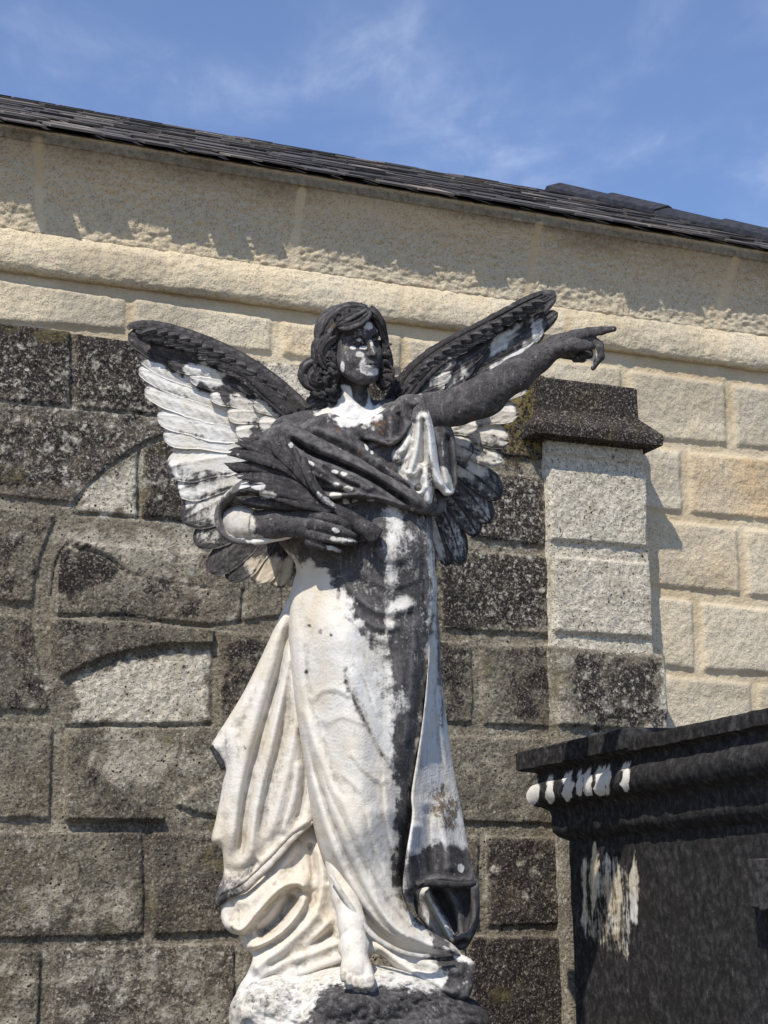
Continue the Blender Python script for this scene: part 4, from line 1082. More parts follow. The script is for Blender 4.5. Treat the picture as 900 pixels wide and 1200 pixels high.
C_SASH = [(318, 500), (338, 494), (352, 500), (372, 510), (392, 520), (412, 531), (432, 543), (455, 556), (480, 570), (500, 582), (512, 592), (500, 603), (480, 600), (455, 592), (430, 588), (405, 592), (380, 598), (350, 600), (318, 590), (302, 565), (300, 530), (306, 510)]
def z_sash(x, y, sd):
    z = 48 + 10*np.sqrt(1-(1-np.clip(sd/30, 0, 1))**2) + np.interp(x, [300, 330, 420, 500, 512], [-26, -8, 4, -8, -14])
    for pts, w, a, w2 in (([(326, 500), (350, 512), (385, 528), (425, 548), (465, 572), (500, 592)], 8, 9, 10), ([(338, 512), (362, 530), (395, 543), (425, 556), (455, 574), (485, 594)], 2.4, -13, 3.4),
                          ([(345, 530), (372, 548), (402, 560), (440, 576)], 4, 7, 5), ([(362, 552), (395, 568), (432, 582)], 3.5, 6, 5), ([(376, 545), (400, 562), (425, 572)], 2.5, -6, 3),
                          ([(380, 582), (410, 580), (445, 584), (478, 596)], 3.5, 7, 4), ([(378, 590), (410, 588), (440, 590)], 2.5, -6, 3), ([(360, 560), (380, 574), (420, 576)], 2.5, -6, 3),
                          ([(330, 520), (336, 545), (350, 575)], 4, 5, 6), ([(316, 515), (322, 545), (330, 575)], 4, 5, 6), ([(345, 525), (352, 548), (364, 570)], 2.5, -5, 3)):
        z = z + stroke(x, y, pts, w, a, w2=w2, taper=.1)
    return z + fbm(x/12, y/12, 3, 111)*1.2
dk_sash = lambda x, y: paint(x, y, 1.0, [(blob(cx, cy, rx, ry), .0, 1.6, 2.2) for cx, cy, rx, ry in ((362, 545, 6, 4), (392, 553, 4.5, 2.6), (403, 555, 4.5, 2.6), (394, 567, 5, 3), (408, 573, 6, 3), (393, 580, 7, 3.5), (405, 588, 4, 3.2), (434, 587, 4, 2.2), (416, 588, 3, 2), (371, 575, 3, 4), (341, 522, 2.5, 3.5), (346, 530, 3, 2), (428, 525, 3, 4))])
li_bre = lambda x, y: paint(x, y, .12, [(blob(422, 530, 16, 8), .62, 8, 6), (blob(358, 505, 12, 5), .5, 5, 4)])
relief(cl, C_SASH, z_sash, 1.5, 8, 26, attrs(dk_sash, li_bre))
# second lap of the cloak from the neck over the pointing shoulder
C_CAPE = [(385, 484), (410, 492), (440, 486), (458, 474), (470, 464), (486, 462), (497, 468), (492, 486), (480, 505), (464, 522), (452, 522), (438, 517), (424, 516), (440, 530), (455, 548), (478, 560), (505, 570), (512, 585), (506, 592), (480, 580), (450, 562), (420, 545), (385, 524), (350, 506), (358, 494)]
def z_cape(x, y, sd):
    z = 46 + 6*np.sqrt(1-(1-np.clip(sd/22, 0, 1))**2) + np.interp(x, [350, 400, 450, 500], [-6, 4, 0, -10])
    for pts, w, a, w2 in (([(424, 516), (440, 517), (455, 522), (470, 514), (484, 492)], 2.6, 9, 6), ([(430, 522), (452, 530), (476, 518)], 2.8, -9, 4), ([(455, 480), (458, 500), (456, 518)], 3.5, 5, 5), ([(474, 470), (486, 474), (494, 470)], 3, 4, 5),
                          ([(360, 498), (395, 512), (425, 528), (460, 552)], 6, 5, 8), ([(466, 482), (470, 495), (466, 512)], 2.5, -4, 3), ([(440, 540), (465, 556), (500, 575)], 5, 6, 6)):
        z = z + stroke(x, y, pts, w, a, w2=w2, taper=.1)
    return z + fbm(x/9, y/9, 3, 121)*1.3
dk_cape = lambda x, y: paint(x, y, 1.0, [([(384, 484), (412, 492), (440, 487), (448, 484), (446, 490), (430, 497), (402, 500), (388, 494)], 0.0, 2.5, 6), (blob(428, 500, 6, 3), .2, 2, 3), (blob(437, 502, 3, 4), .2, 2, 2), (blob(430, 524, 2.5, 5), .0, 1.2, 2), (blob(436, 530, 2, 3), .0, 1, 1)])
relief(cl, C_CAPE, z_cape, 1.5, 5, 20, attrs(dk_cape, lambda x, y: paint(x, y, .2, [(blob(440, 497, 24, 10), .72, 8, 8), (blob(400, 506, 22, 8), .55, 8, 6), (blob(470, 490, 14, 14), .5, 8, 6), (blob(422, 532, 12, 8), .6, 6, 5)])))
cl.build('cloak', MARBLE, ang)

# --- sleeves
sl = Geo()
S_R = [(486, 468), (496, 462), (502, 480), (508, 500), (512, 525), (516, 552), (523, 570), (530, 578), (521, 581), (511, 572), (506, 590), (502, 596), (490, 586), (478, 574), (466, 560), (460, 545), (458, 530), (466, 520), (476, 505)]
def z_slr(x, y, sd):
    z = 40 + 8*np.sqrt(1-(1-np.clip(sd/18, 0, 1))**2)
    for pts, w, a, w2 in (([(490, 472), (484, 500), (474, 525), (462, 545)], 5, 5, 6), ([(492, 482), (490, 515), (482, 548), (470, 566)], 4, 9, 5), ([(487, 490), (480, 520), (466, 548)], 3, -7, 3.5), ([(495, 484), (497, 520), (494, 556), (486, 580)], 3.5, -9, 4),
                          ([(498, 480), (503, 515), (508, 548), (522, 576)], 4.5, 10, 5), ([(494, 540), (500, 570), (503, 592)], 3.5, 8, 4), ([(470, 550), (485, 556), (494, 546)], 2.4, 5, 3), ([(474, 562), (488, 568), (497, 556)], 2.4, 5, 3), ([(480, 570), (492, 578), (500, 568)], 2.2, 4, 3), ([(462, 530), (474, 528), (484, 512)], 2.5, 4, 3), ([(460, 538), (474, 538), (485, 524)], 2.4, 4, 3)):
        z = z + stroke(x, y, pts, w, a, w2=w2, taper=.1)
    return z
dk_slr = lambda x, y: paint(x, y, .12, [([(484, 460), (500, 460), (503, 480), (494, 484), (480, 505), (466, 528), (455, 530)], .95, 3, 4), ([(496, 485), (500, 520), (500, 560), (507, 585), (512, 575), (505, 520), (502, 490)], .55, 3, 4), ([(456, 535), (468, 540), (470, 556), (482, 572), (504, 592), (500, 600), (470, 572), (455, 552)], .75, 3, 5), ([(461, 525), (478, 522), (474, 548), (463, 545)], .5, 4, 7)])
relief(sl, S_R, z_slr, 1.4, 5, 20, attrs(dk_slr, const(.05)))
S_R2 = [(506, 500), (520, 496), (531, 505), (535, 535), (536, 565), (532, 578), (524, 581), (518, 570), (513, 545), (508, 520)]
relief(sl, S_R2, lambda x, y, s: 26 + stroke(x, y, [(512, 505), (518, 540), (526, 575)], 4, 9, w2=5) + stroke(x, y, [(524, 505), (529, 540), (531, 572)], 3, -6) - np.clip(x-520, 0, 20)*.6, 1.4, 4, 24,
       attrs(lambda x, y: paint(x, y, 1.0, [([(512, 545), (522, 548), (531, 565), (530, 578), (522, 580), (517, 568)], .0, 2, 4), ([(515, 510), (520, 512), (521, 535), (518, 536)], .4, 2, 3)])))
S_R3 = [(488, 560), (504, 570), (515, 576), (522, 590), (516, 604), (500, 604), (486, 594), (478, 580)]
relief(sl, S_R3, lambda x, y, s: 24+0*x, 2, 6, 20, attrs(const(1)))
sl.build('sleeve', MARBLE, ang)
sl = Geo()
S_L = [(300, 556), (284, 562), (268, 574), (256, 588), (251, 604), (254, 620), (263, 632), (278, 638), (298, 639), (322, 635), (345, 628), (352, 606), (350, 580), (335, 562)]
def z_sll(x, y, sd):
    z = 52 - 26*sstep(4, 18, sd) + np.interp(x, [250, 300, 350], [0, 6, 2])
    up = sstep(592, 574, y + (x-290)*.18)
    z = z*(1-up) + up*(58 + 6*np.sqrt(1-(1-np.clip(sd/20, 0, 1))**2))
    for pts, w, a, w2 in (([(268, 582), (285, 572), (310, 568), (340, 572)], 4, 7, 6), ([(276, 590), (296, 580), (330, 578)], 3, -6, 4), ([(284, 592), (300, 586), (330, 590)], 3.5, 6, 4), ([(290, 625), (315, 622), (338, 618)], 4, 6, 6), ([(285, 596), (282, 615), (290, 632)], 5, 8, 7)):
        z = z + stroke(x, y, pts, w, a, w2=w2, taper=.12)
    return z
def dk_sll(x, y):
    return paint(x, y, .12, [([(246, 600), (252, 588), (268, 572), (300, 552), (352, 560), (352, 584), (300, 580), (272, 592), (262, 606), (268, 625), (290, 634), (350, 622), (352, 645), (280, 645), (250, 630)], .95, 3, 4), ([(276, 588), (296, 578), (304, 586), (282, 596), (270, 598)], .0, 3, 3), ([(280, 596), (300, 594), (305, 625), (330, 630), (350, 622), (350, 634), (300, 637), (278, 622)], .0, 3, 3), (blob(286, 571, 6, 5), .0, 2, 2), (blob(303, 569, 8, 4), .05, 2, 2)])
relief(sl, S_L, z_sll, 1.4, 4, 26, attrs(dk_sll, const(.08), lambda x, y: paint(x, y, 0, [([(255, 595), (275, 595), (280, 630), (262, 628)], .7, 6, 4)])))
tube(sl, [(268, 611, 26, 17), (280, 613, 36, 20.5), (292, 613.5, 44, 20.5), (299, 613.8, 47, 19.6), (301, 614, 48, 17)], 26, 8, attrs(lambda x, y: paint(x, y, .02, [([(296, 590), (304, 590), (304, 640), (297, 640)], .6, 2, 5)]), const(.05)))
sl.build('sleeve', MARBLE, ang)

# --- body: head, neck, breast, both arms and hands, the bare foot
bd = Geo()
HZ = 14.0; YAW = math.radians(37); ROLLH = math.radians(-3)
hx = np.array([math.cos(YAW)*math.cos(ROLLH), math.sin(ROLLH), -math.sin(YAW)]); hy = np.array([math.sin(ROLLH)*1.0, -1.0, 0.0]); hz = np.array([math.sin(YAW), 0.05, math.cos(YAW)])
_t = math.radians(7); hy, hz = hy*math.cos(_t)-hz*math.sin(_t), hz*math.cos(_t)+hy*math.sin(_t)
H0 = np.array([412.5, 405.0, HZ])
def HL(p): p = np.asarray(p, float); return H0 + p[..., 0:1]*hx + p[..., 1:2]*hy + p[..., 2:3]*hz
hf = Field((-48, -75, -60), (48, 62, 62), 1.0)
hf.ell((0, 12, -8), (33, 36, 39), 1)
hf.ell((0, -10, 6), (27, 33, 27), 10)
hf.ell((0, -30, 15), (17, 14, 16), 9)                                   # chin and jaw
hf.ell((0, -39, 22), (8.5, 7, 8), 7)
for s in (-1, 1):
    hf.ell((s*14, -12, 18), (11, 12, 11), 9)                             # cheeks
    hf.cap((s*24, -18, 0), (s*9, -37, 18), 8, 7, 8)                       # jaw line
    hf.chain([(s*4, 9.5, 32, 2.6), (s*12, 12, 31, 2.8), (s*21, 8.5, 23, 2.2)], 3.5)                   # brow
hf.ell((0, 22, 18), (22, 16, 16), 10)                                     # forehead
for s in (-1, 1):
    hf.ell((s*12, 2.0, 34), (9.5, 6.6, 9), 4, sub=True)                   # eye hollow
    hf.ell((s*11.5, .6, 22.6), (6.6, 4.6, 6.0), .4)                       # eyeball
    hf.chain([(s*5.2, 0.2, 29, 1.0), (s*9, 4.0, 31.4, 1.9), (s*14, 4.4, 29.8, 2.0), (s*19, 1.2, 25, 1.0)], .8)   # upper lid
    hf.chain([(s*5.4, -.6, 28.5, .8), (s*10, -3.8, 29.3, 1.1), (s*15, -3.4, 27.6, 1.1), (s*19, .4, 25, .8)], .8)
    hf.ell((s*30, -2, -6), (4, 9, 6), 3)
hf.chain([(0, 9, 31, 3.2), (0, 0, 35, 3.4), (0, -8, 39, 4.0), (0, -11.5, 41, 4.2)], 4)      # nose
for s in (-1, 1):
    hf.ell((s*4.2, -12.5, 36.5), (3.2, 2.8, 3.8), 2)
    hf.ell((s*2.4, -15.6, 38), (1.5, 1.3, 2), .8, sub=True)
hf.ell((0, -22, 30), (10, 8, 6), 6)
hf.chain([(-9.5, -24, 31.2, 1.0), (-4, -22.2, 35, 2.1), (0, -23, 35.8, 2.0), (4, -22.2, 35, 2.1), (9.5, -24, 31.2, 1.0)], 1.6)
hf.chain([(-7.5, -26.2, 31.8, 1.2), (0, -27.6, 34.8, 2.7), (7.5, -26.2, 31.8, 1.2)], 1.4)
hf.chain([(-9.8, -24.6, 33.2, .7), (0, -25.0, 38, .9), (9.8, -24.6, 33.2, .7)], .7, sub=True)
hf.cap((0, -31.5, 36), (0, -32.5, 36), 2.6, 2.6, 4, sub=True)
V, F = hf.mesh(); Vh = HL(V)
dk_head = lambda x, y: paint(x, y, 1.0, [
    ([(420, 424), (427, 416), (431, 419), (430, 425), (436, 429), (443, 434), (442, 440), (434, 441), (424, 439), (419, 433)], .36, 2.4, 4),
    (blob(423, 401.5, 3.4, 1.3), .4, 1.2, .8), ([(433, 398), (437, 400), (440, 416), (437, 417), (434, 408)], .55, 1.5, 1.5), (blob(405, 415, 6, 12), .62, 3, 3), (blob(426, 390, 10, 4), .66, 3, 3),  # paler lid, nose, cheek and forehead: lit contrast painted into the crust
    (blob(413.5, 407.5, 3.6, 2.2), 0, 1, 1.2), (blob(425.5, 407.5, 5, 2.4), 0, 1.2, 1.6), (blob(422, 415, 5.5, 3.5), .1, 1.4, 3), (blob(401.5, 429.5, 2.4, 6.5), 0, 1, .8),
    (blob(431.5, 382.5, 5.5, 4), .1, 1.6, 2.4), (blob(420.5, 385.5, 2, 1.6), 0, .8, .6), (blob(420.5, 398, 3, 2), .2, 1, 1),
    ([(394, 452), (404, 449), (412, 453), (414, 466), (420, 474), (424, 486), (380, 490), (370, 486), (388, 474)], 0, 1.6, 2), ([(431, 455), (436, 458), (434, 470), (438, 482), (428, 484), (430, 470)], .1, 1.5, 2), ([(370, 484), (450, 474), (450, 495), (370, 495)], .1, 3, 5)])
li_head = lambda x, y: paint(x, y, .1, [(blob(440, 400, 8, 6), .45, 4, 4), (blob(436, 446, 10, 5), .4, 4, 3), (blob(400, 440, 6, 8), .3, 4, 3)])
ab = attrs(dk_head, li_head)
bd.add(A(Vh[:, 0], Vh[:, 1], Vh[:, 2]), [F], **{k: fn(Vh[:, 0], Vh[:, 1]) for k, fn in ab.items()})
def put(field, at, disp=0.5, sc=7):
    V, F = field.mesh()
    n = fbm(V[:, 0]/sc+V[:, 2]/sc*.7, V[:, 1]/sc+V[:, 2]/sc*.4, 3, 55)*disp
    bd.add(A(V[:, 0]+n*.3, V[:, 1]+n*.5, V[:, 2]+n), [F], **{k: fn(V[:, 0], V[:, 1]) for k, fn in at.items()})
# neck and breast
nf = Field((300, 415, -75), (520, 610, 70), 1.7)
nf.chain([(414, 425, 4, 19), (411, 455, 0, 19.5), (408, 474, -2, 22), (404, 490, -4, 30)], 8)
nf.chain([(340, 512, -8, 26), (400, 505, 0, 32), (470, 496, -2, 28)], 14)
nf.ell((405, 545, -4), (88, 60, 34), 20)
nf.chain([(428, 446, 8, 4), (424, 465, 16, 4), (418, 482, 20, 3.5)], 5)
nf.cap((409, 484, 30), (414, 478, 26), 2.5, 2.5, 4, sub=True)
put(nf, ab)
# pointing arm
af = Field((470, 372, -30), (728, 525, 92), 1.25)
af.chain([(476, 490, 2, 25), (500, 484, 8, 23), (537, 476, 18, 22), (572, 459, 28, 21.5), (606, 438, 38, 19.5), (630, 421, 44, 15.6), (648, 409, 47, 13)], 5)
af.ell((560, 470, 24), (30, 20, 20), 10); af.ell((664, 405, 50), (18, 14, 11), 6)
af.chain([(652, 404, 48, 12), (676, 396, 52, 9)], 5)
af.chain([(656, 407, 58, 8), (672, 405, 64, 7.4), (684, 404.5, 66, 6.6), (692, 405.5, 66, 4.6)], 2.6)                       # thumb
af.chain([(672, 394, 54, 8), (690, 390, 57, 6.3), (705, 387.5, 58, 5.2), (719.5, 385.5, 58, 3.4)], 2)                   # pointing finger
af.chain([(674, 398, 50, 8), (692, 397.5, 52, 6.4), (702, 405, 54, 5.6), (703.5, 418, 55, 5.0), (695, 431.5, 57, 3.0)], 2)  # drooping finger
af.chain([(668, 407, 43, 8), (686, 409, 42, 6.4), (690, 415, 47, 5.4), (682, 417, 53, 4.6)], 1.6)
af.chain([(660, 413, 41, 7.4), (676, 417, 40, 5.8), (682, 420, 45, 4.8), (674, 421, 51, 4.2)], 1.6)
put(af, attrs(lambda x, y: paint(x, y, 1.0, [(blob(697, 415, 2.6, 7), .35, 1.5, 2), (blob(694, 427, 2.2, 3.5), .3, 1, 1.5), (blob(718, 385, 2.5, 2), .75, 1, 1)]), lambda x, y: paint(x, y, .12, [([(520, 455), (560, 450), (600, 425), (610, 440), (560, 480), (530, 490)], .46, 14, 12)])), .8)
# folded arm and hand
lf = Field((238, 580, 10), (430, 660, 100), 1.25)
lf.chain([(280, 614, 30, 16), (294, 613.5, 44, 17.5), (322, 613.5, 55, 17), (346, 613.5, 60, 15.5)], 5)
lf.ell((364, 615, 63), (25, 19, 12), 8)
for pts in ([(366, 603, 70, 8.20), (380, 605, 75, 6.19), (394, 609.5, 76, 5.68), (404, 614, 73, 5.16), (411, 618, 68, 4.13)], [(366, 614.5, 72, 8.20), (382, 618, 77, 6.19), (397, 622, 77, 5.68), (408, 626, 73, 4.99), (415, 628.5, 68, 4.13)],
            [(366, 626, 70, 8.00), (382, 630, 75, 5.93), (398, 633, 75, 5.33), (409, 635, 71, 4.64), (416, 635.5, 66, 3.87)], [(364, 636, 66, 7.00), (376, 640, 69, 4.99), (389, 642.5, 69, 4.47), (400, 645, 65, 3.44)]):
    lf.chain(pts, .5)
lf.chain([(352, 601, 60, 9), (368, 594, 60, 7), (382, 592, 60, 6), (394, 596, 60, 4.5)], 3)        # thumb, laid along the stem
put(lf, attrs(lambda x, y: paint(x, y, 1.0, [([(380, 628), (410, 630), (416, 634), (400, 637), (380, 634)], .25, 2, 3), (blob(394, 622, 4, 3), .3, 1.5, 2), ([(380, 638), (400, 644), (400, 648), (384, 644)], .2, 1.5, 2), ([(278, 590), (292, 592), (298, 605), (297, 625), (310, 634), (280, 634)], 0, 3, 5)]), lambda x, y: paint(x, y, .12, [(blob(352, 622, 12, 12), .42, 6, 6), (blob(353, 597, 4, 2.5), .9, 2, 1)])), .7)
# bare foot
ff = Field((370, 1000, -20), (452, 1172, 105), 1.3)
ff.chain([(398, 1010, 4, 17), (406, 1050, 20, 16.5), (413, 1085, 38, 15.5), (415, 1110, 50, 15.5), (417, 1132, 62, 16.5)], 7)
ff.ell((402, 1112, 48), (4.5, 6, 7), 7); ff.ell((428, 1110, 46), (4.5, 6, 7), 7)
ff.ell((418, 1138, 66), (18.5, 13, 14), 8)
for i, (tx, ty, r) in enumerate(((402.5, 1146, 4.3), (409.5, 1150, 4.7), (416.8, 1152.5, 5.0), (424.4, 1153.5, 5.4), (433, 1152.5, 6.6))):
    ff.chain([(tx*.75+418*.25, 1136, 70, r+1), (tx, ty-4, 77, r), (tx+.3, ty+1.5, 78, r*.92)], 1.2)
    ff.ell((tx+.2, ty+1.5, 78+r), (r*.55, r*.5, 1.2), .6, sub=True)
bd.build('body', MARBLE, ang)
bd = Geo(); put(ff, attrs(const(.08), None, const(.3)), .4)
bd.build('foot', MARBLE, ang)

# --- hair
hg = Geo()
cf_ = Field((-50, -30, -62), (50, 62, 45), 1.6)
cf_.ell((0, 14, -13), (34.5, 35.5, 37), 1)
V, F = cf_.mesh(); V = HL(V)
dk_hair = lambda x, y: paint(x, y, 1.0, [(blob(392, 451, 4, 2), .2, 1.5, 1.5)])
li_hair = lambda x, y: paint(x, y, .05, [(blob(390, 381, 2.6, 2.4), 1.2, 1.2, .5)])
ah = attrs(dk_hair, li_hair)
hg.add(A(V[:, 0], V[:, 1], V[:, 2]), [F], **{k: fn(V[:, 0], V[:, 1]) for k, fn in ah.items()})
locks = [
    [(432, 366, 36, 5), (416, 369, 45, 8), (400, 376, 45, 9), (388, 387, 40, 9), (382, 400, 34, 8), (384, 412, 34, 6)],
    [(430, 363, 26, 6), (409, 364, 32, 10), (391, 374, 31, 10), (381, 387, 24, 9), (374, 401, 18, 8), (369, 413, 14, 6)],
    [(426, 362, 8, 8), (403, 369, 10, 9), (388, 381, 8, 9), (379, 396, 4, 9), (373, 410, 0, 8)],
    [(396, 384, 50, 4), (407, 384, 54, 6.5), (420, 379, 54, 6.5), (430, 371, 49, 5), (433, 364, 40, 4)],
    [(392, 383, 46, 4), (402, 377, 51, 7), (416, 370, 50, 7), (430, 363, 40, 5)],
    [(432, 364, 34, 5), (441, 369, 33, 6.5), (447, 378, 28, 6.5), (451, 389, 22, 5.5), (453, 398, 18, 4)],
    [(432, 362, 24, 7), (442, 369, 22, 6.5), (447, 380, 18, 6.5), (450, 392, 14, 6)],
    [(451, 384, 20, 4), (453, 394, 18, 4.6), (454, 405, 15, 4.6), (453, 413, 14, 5)],
    [(454, 406, 12, 5), (457, 416, 12, 6), (458, 426, 10, 6), (457, 434, 10, 6)],
    [(456, 426, 8, 6), (458, 438, 8, 8), (453, 449, 6, 7.5), (446, 454, 6, 6)],
    [(452, 418, 8, 6), (452, 434, 6, 8), (446, 446, 4, 7)],
    [(393, 392, 40, 5), (381, 399, 42, 8), (373, 411, 38, 9), (377, 425, 34, 8), (388, 430, 34, 6), (392, 421, 36, 4)],
    [(374, 398, 26, 7), (368, 405, 22, 7.5), (367, 416, 18, 7.5), (374, 425, 20, 7), (380, 424, 26, 5)],
    [(381, 408, 38, 6), (387, 419, 37, 7.5), (390, 432, 32, 7), (387, 444, 28, 6.5), (379, 449, 26, 5)],
    [(391, 396, 36, 4), (392, 408, 34, 5), (393, 422, 30, 5), (392, 436, 26, 5)],
    [(372, 424, 20, 8), (358, 430, 16, 10.5), (352, 439, 14, 9.5), (359, 449, 16, 9.5), (374, 452, 20, 8.5), (383, 444, 24, 6)],
    [(380, 430, 30, 6), (368, 436, 28, 8.5), (362, 443, 25, 7), (371, 447, 28, 6), (380, 440, 32, 4)],
    [(392, 442, 26, 6), (381, 450, 22, 9), (370, 458, 14, 9), (362, 464, 8, 6)],
    [(398, 452, 14, 8), (384, 459, 10, 11), (370, 468, 4, 12), (358, 474, -2, 8)],
    [(396, 456, 16, 7), (388, 468, 14, 9), (382, 478, 10, 8), (380, 487, 8, 4)],
    [(394, 462, 12, 6), (378, 470, 12, 9), (364, 477, 4, 8), (354, 480, -4, 5)]]
for i, l in enumerate(locks):
    l = [(415+(x-415)*(.90 if x < 400 else .93 if x > 440 else 1), y, z, r*.84) for x, y, z, r in l]
    tube(hg, l, 30, 12, ah, groove=5+(i % 3), gdepth=.24, twist=2.6*(1 if i % 2 else -1))
    for q in range(3):                                   # loose strands lying on the lock
        r_ = random.Random(i*5+q); a_ = r_.uniform(-1.2, 1.2)
        tube(hg, [(x+math.sin(a_+j*.5)*r*.75, y+r_.uniform(-.8, .8)+math.cos(a_*1.7+j*.3)*r*.45, z+math.cos(a_+j*.5)*r*.75, r*.32) for j, (x, y, z, r) in enumerate(l)], 8, 7, ah)
rh = random.Random(21)
for q in range(46):
    if q < 30: cx, cy = rh.uniform(372, 393), rh.uniform(394, 470); zc = np.interp(cx, [352, 394], [22, 42]) - max(0, cy-440)*.7
    elif q < 40: cx, cy = rh.uniform(450, 457), rh.uniform(384, 450); zc = 16
    else: cx, cy = rh.uniform(392, 428), rh.uniform(366, 376); zc = 50
    R_ = rh.uniform(3.5, 7.5) if q < 40 else rh.uniform(3, 5); a0 = rh.uniform(0, 6.28); sp = rh.uniform(2.6, 4.6)*rh.choice((-1, 1)); r_ = rh.uniform(1.5, 3.0)
    tube(hg, [(cx+math.cos(a0+sp*k)*R_*(1-.45*k), cy+math.sin(a0+sp*k)*R_*(1-.45*k)*1.15+k*3, zc+math.sin(k*3.1)*3, r_*(.45+.75*math.sin(.3+k*2.5))) for k in np.linspace(0, 1, 6)], 10, 6, ah, groove=3, gdepth=.2)
for c, r in (((388, 420, 6), (22, 36, 24)), ((444, 424, 0), (12, 26, 18)), ((387, 460, -4), (19, 17, 14))):
    f_ = Field(np.array(c)-np.array(r)-6, np.array(c)+np.array(r)+6, 2); f_.ell(c, r, 1); V, F = f_.mesh()
    n = fbm(V[:, 0]/7, V[:, 1]/7, 3, 66)*4
    hg.add(A(V[:, 0], V[:, 1], V[:, 2]+n), [F], **{k: fn(V[:, 0], V[:, 1]) for k, fn in ah.items()})
hg.build('hair', MARBLE, ang)

# --- wings
def feather(g, b, t, hw, zb, zt, at, bend=0.0, tilt=0.0, crown=3.0, point=.30, seed=0, n=60, m=19):
    b = np.array(b, float); t = np.array(t, float); e = t-b; L = np.hypot(*e); e /= L; p = np.array([-e[1], e[0]])
    tt = np.linspace(0, 1, n)[:, None]; ss = np.linspace(-1, 1, m)[None, :]
    w = hw*(.62+.38*sstep(0, .45, tt))*np.sqrt(np.clip(1-(np.clip(tt-(1-point), 0, 1)/point)**2, 0, 1))+.15
    w = w*(1+.05*np.sin(tt*9+seed)) 
    off = bend*L*4*tt*(1-tt)
    wav = fbm(tt*5+seed*3.1+0*ss, np.sign(ss)*2+seed+0*tt, 3, 5)*.10*np.abs(ss)
    sx = ss*(1+wav)
    X = b[0]+e[0]*L*tt + p[0]*(off+sx*w); Y = b[1]+e[1]*L*tt + p[1]*(off+sx*w)
    z = zb+(zt-zb)*tt + crown*(1-ss**2) + tilt*ss*hw*.3 + 2.2*np.exp(-(ss/.10)**2)*(1-tt*.7) + (.22*np.sin((tt*L*.5+np.abs(ss)*hw*.8)) + .45*np.sin(np.abs(ss)*8+seed+tt*2))*(1-np.exp(-(ss/.2)**2))
    z = z + fbm(X/9, Y/9, 3, 7+seed)*.45
    edge_ = .30*sstep(.80, .97, np.abs(ss)+0*tt) + .30*np.exp(-(ss/.09)**2)*(1-tt) + .45*sstep(.25, .60, fbm(ss*5+seed*7+0*tt, tt*3+seed, 3, 19)) + .3*sstep(.9, 1.0, tt+0*ss)
    z2 = zb+(zt-zb)*tt - 5 + 0*ss + tilt*ss*hw*.3
    V = np.vstack([A(X.ravel(), Y.ravel(), z.ravel()), A(X.ravel(), Y.ravel(), z2.ravel())])
    Fg = gridfaces(n, m); k = n*m
    rim = [i*m for i in range(n)] + [(n-1)*m+j for j in range(1, m)] + [i*m+m-1 for i in range(n-2, -1, -1)] + [j for j in range(m-2, 0, -1)]
    rim = np.array(rim); r2 = np.roll(rim, -1)
    xx = np.tile(X.ravel(), 2); yy = np.tile(Y.ravel(), 2)
    g.add(V, [Fg[:, ::-1], Fg+k, np.stack([rim, r2, r2+k, rim+k], -1)], **{kx: (fn(xx, yy) + (np.tile(edge_.ravel(), 2) if kx == 'dark' else 0)) for kx, fn in at.items()})
wl = Geo()
W_WHITE_L = [
    ([(155, 422), (185, 424), (215, 440), (250, 462), (280, 482), (292, 500), (295, 560), (285, 610), (226, 600), (186, 545), (156, 460)], -0.15, 3, 8),
    ([(212, 423), (240, 425), (262, 438), (262, 452), (235, 450), (215, 440)], .05, 3, 5), ([(268, 462), (300, 465), (330, 490), (335, 505), (310, 510), (300, 495), (285, 500), (272, 482)], .12, 4, 9),
    ([(295, 452), (306, 455), (312, 478), (300, 480)], .3, 3, 5), ([(240, 560), (285, 560), (280, 610), (250, 640), (215, 600)], .35, 8, 12), ([(285, 655), (300, 650), (345, 655), (345, 692), (300, 690)], .1, 4, 4),
    ([(190, 540), (230, 545), (250, 560), (225, 575), (195, 560)], .55, 5, 8), ([(205, 600), (240, 598), (260, 625), (235, 640), (215, 615)], .62, 5, 8)]
aw = attrs(lambda x, y: paint(x, y, 1.0, W_WHITE_L, 31), lambda x, y: paint(x, y, .1, [(blob(275, 550, 10, 8), .6, 5, 4)]), lambda x, y: paint(x, y, 0, [([(285, 655), (300, 650), (345, 655), (345, 692), (300, 690)], .8, 4, 4)]))
relief(wl, [(330, 470), (270, 425), (178, 395), (172, 430), (180, 465), (198, 505), (206, 545), (218, 580), (238, 620), (268, 655), (320, 665), (350, 620), (350, 540)], lambda x, y, s: -66-.05*(y-430)+0*x, 3, 4, 6, aw)
FL = [((312, 470), (150, 391), 15, .03), ((310, 478), (160, 412), 14, .03), ((308, 488), (162, 433), 14, .04), ((306, 500), (169, 457), 15, .04), ((304, 512), (184, 487), 15, .04), ((304, 520), (191, 510), 14, .05), ((304, 532), (195, 549), 17, .02), ((306, 545), (205, 575), 14, .0),
      ((310, 556), (213, 610), 17, -.02), ((314, 566), (229, 639), 16, -.03), ((320, 580), (245, 671), 15, -.04), ((326, 590), (268, 681), 14, -.04), ((332, 600), (301, 684), 13, -.03), ((340, 605), (325, 689), 12, 0), ((348, 610), (342, 688), 11, 0)]
for i, (b, t, hw, bend) in enumerate(FL):
    feather(wl, b, t, hw*1.32, -46-i*1.2, -50-i*1.4, aw, bend, -.42, 2.6, seed=i)
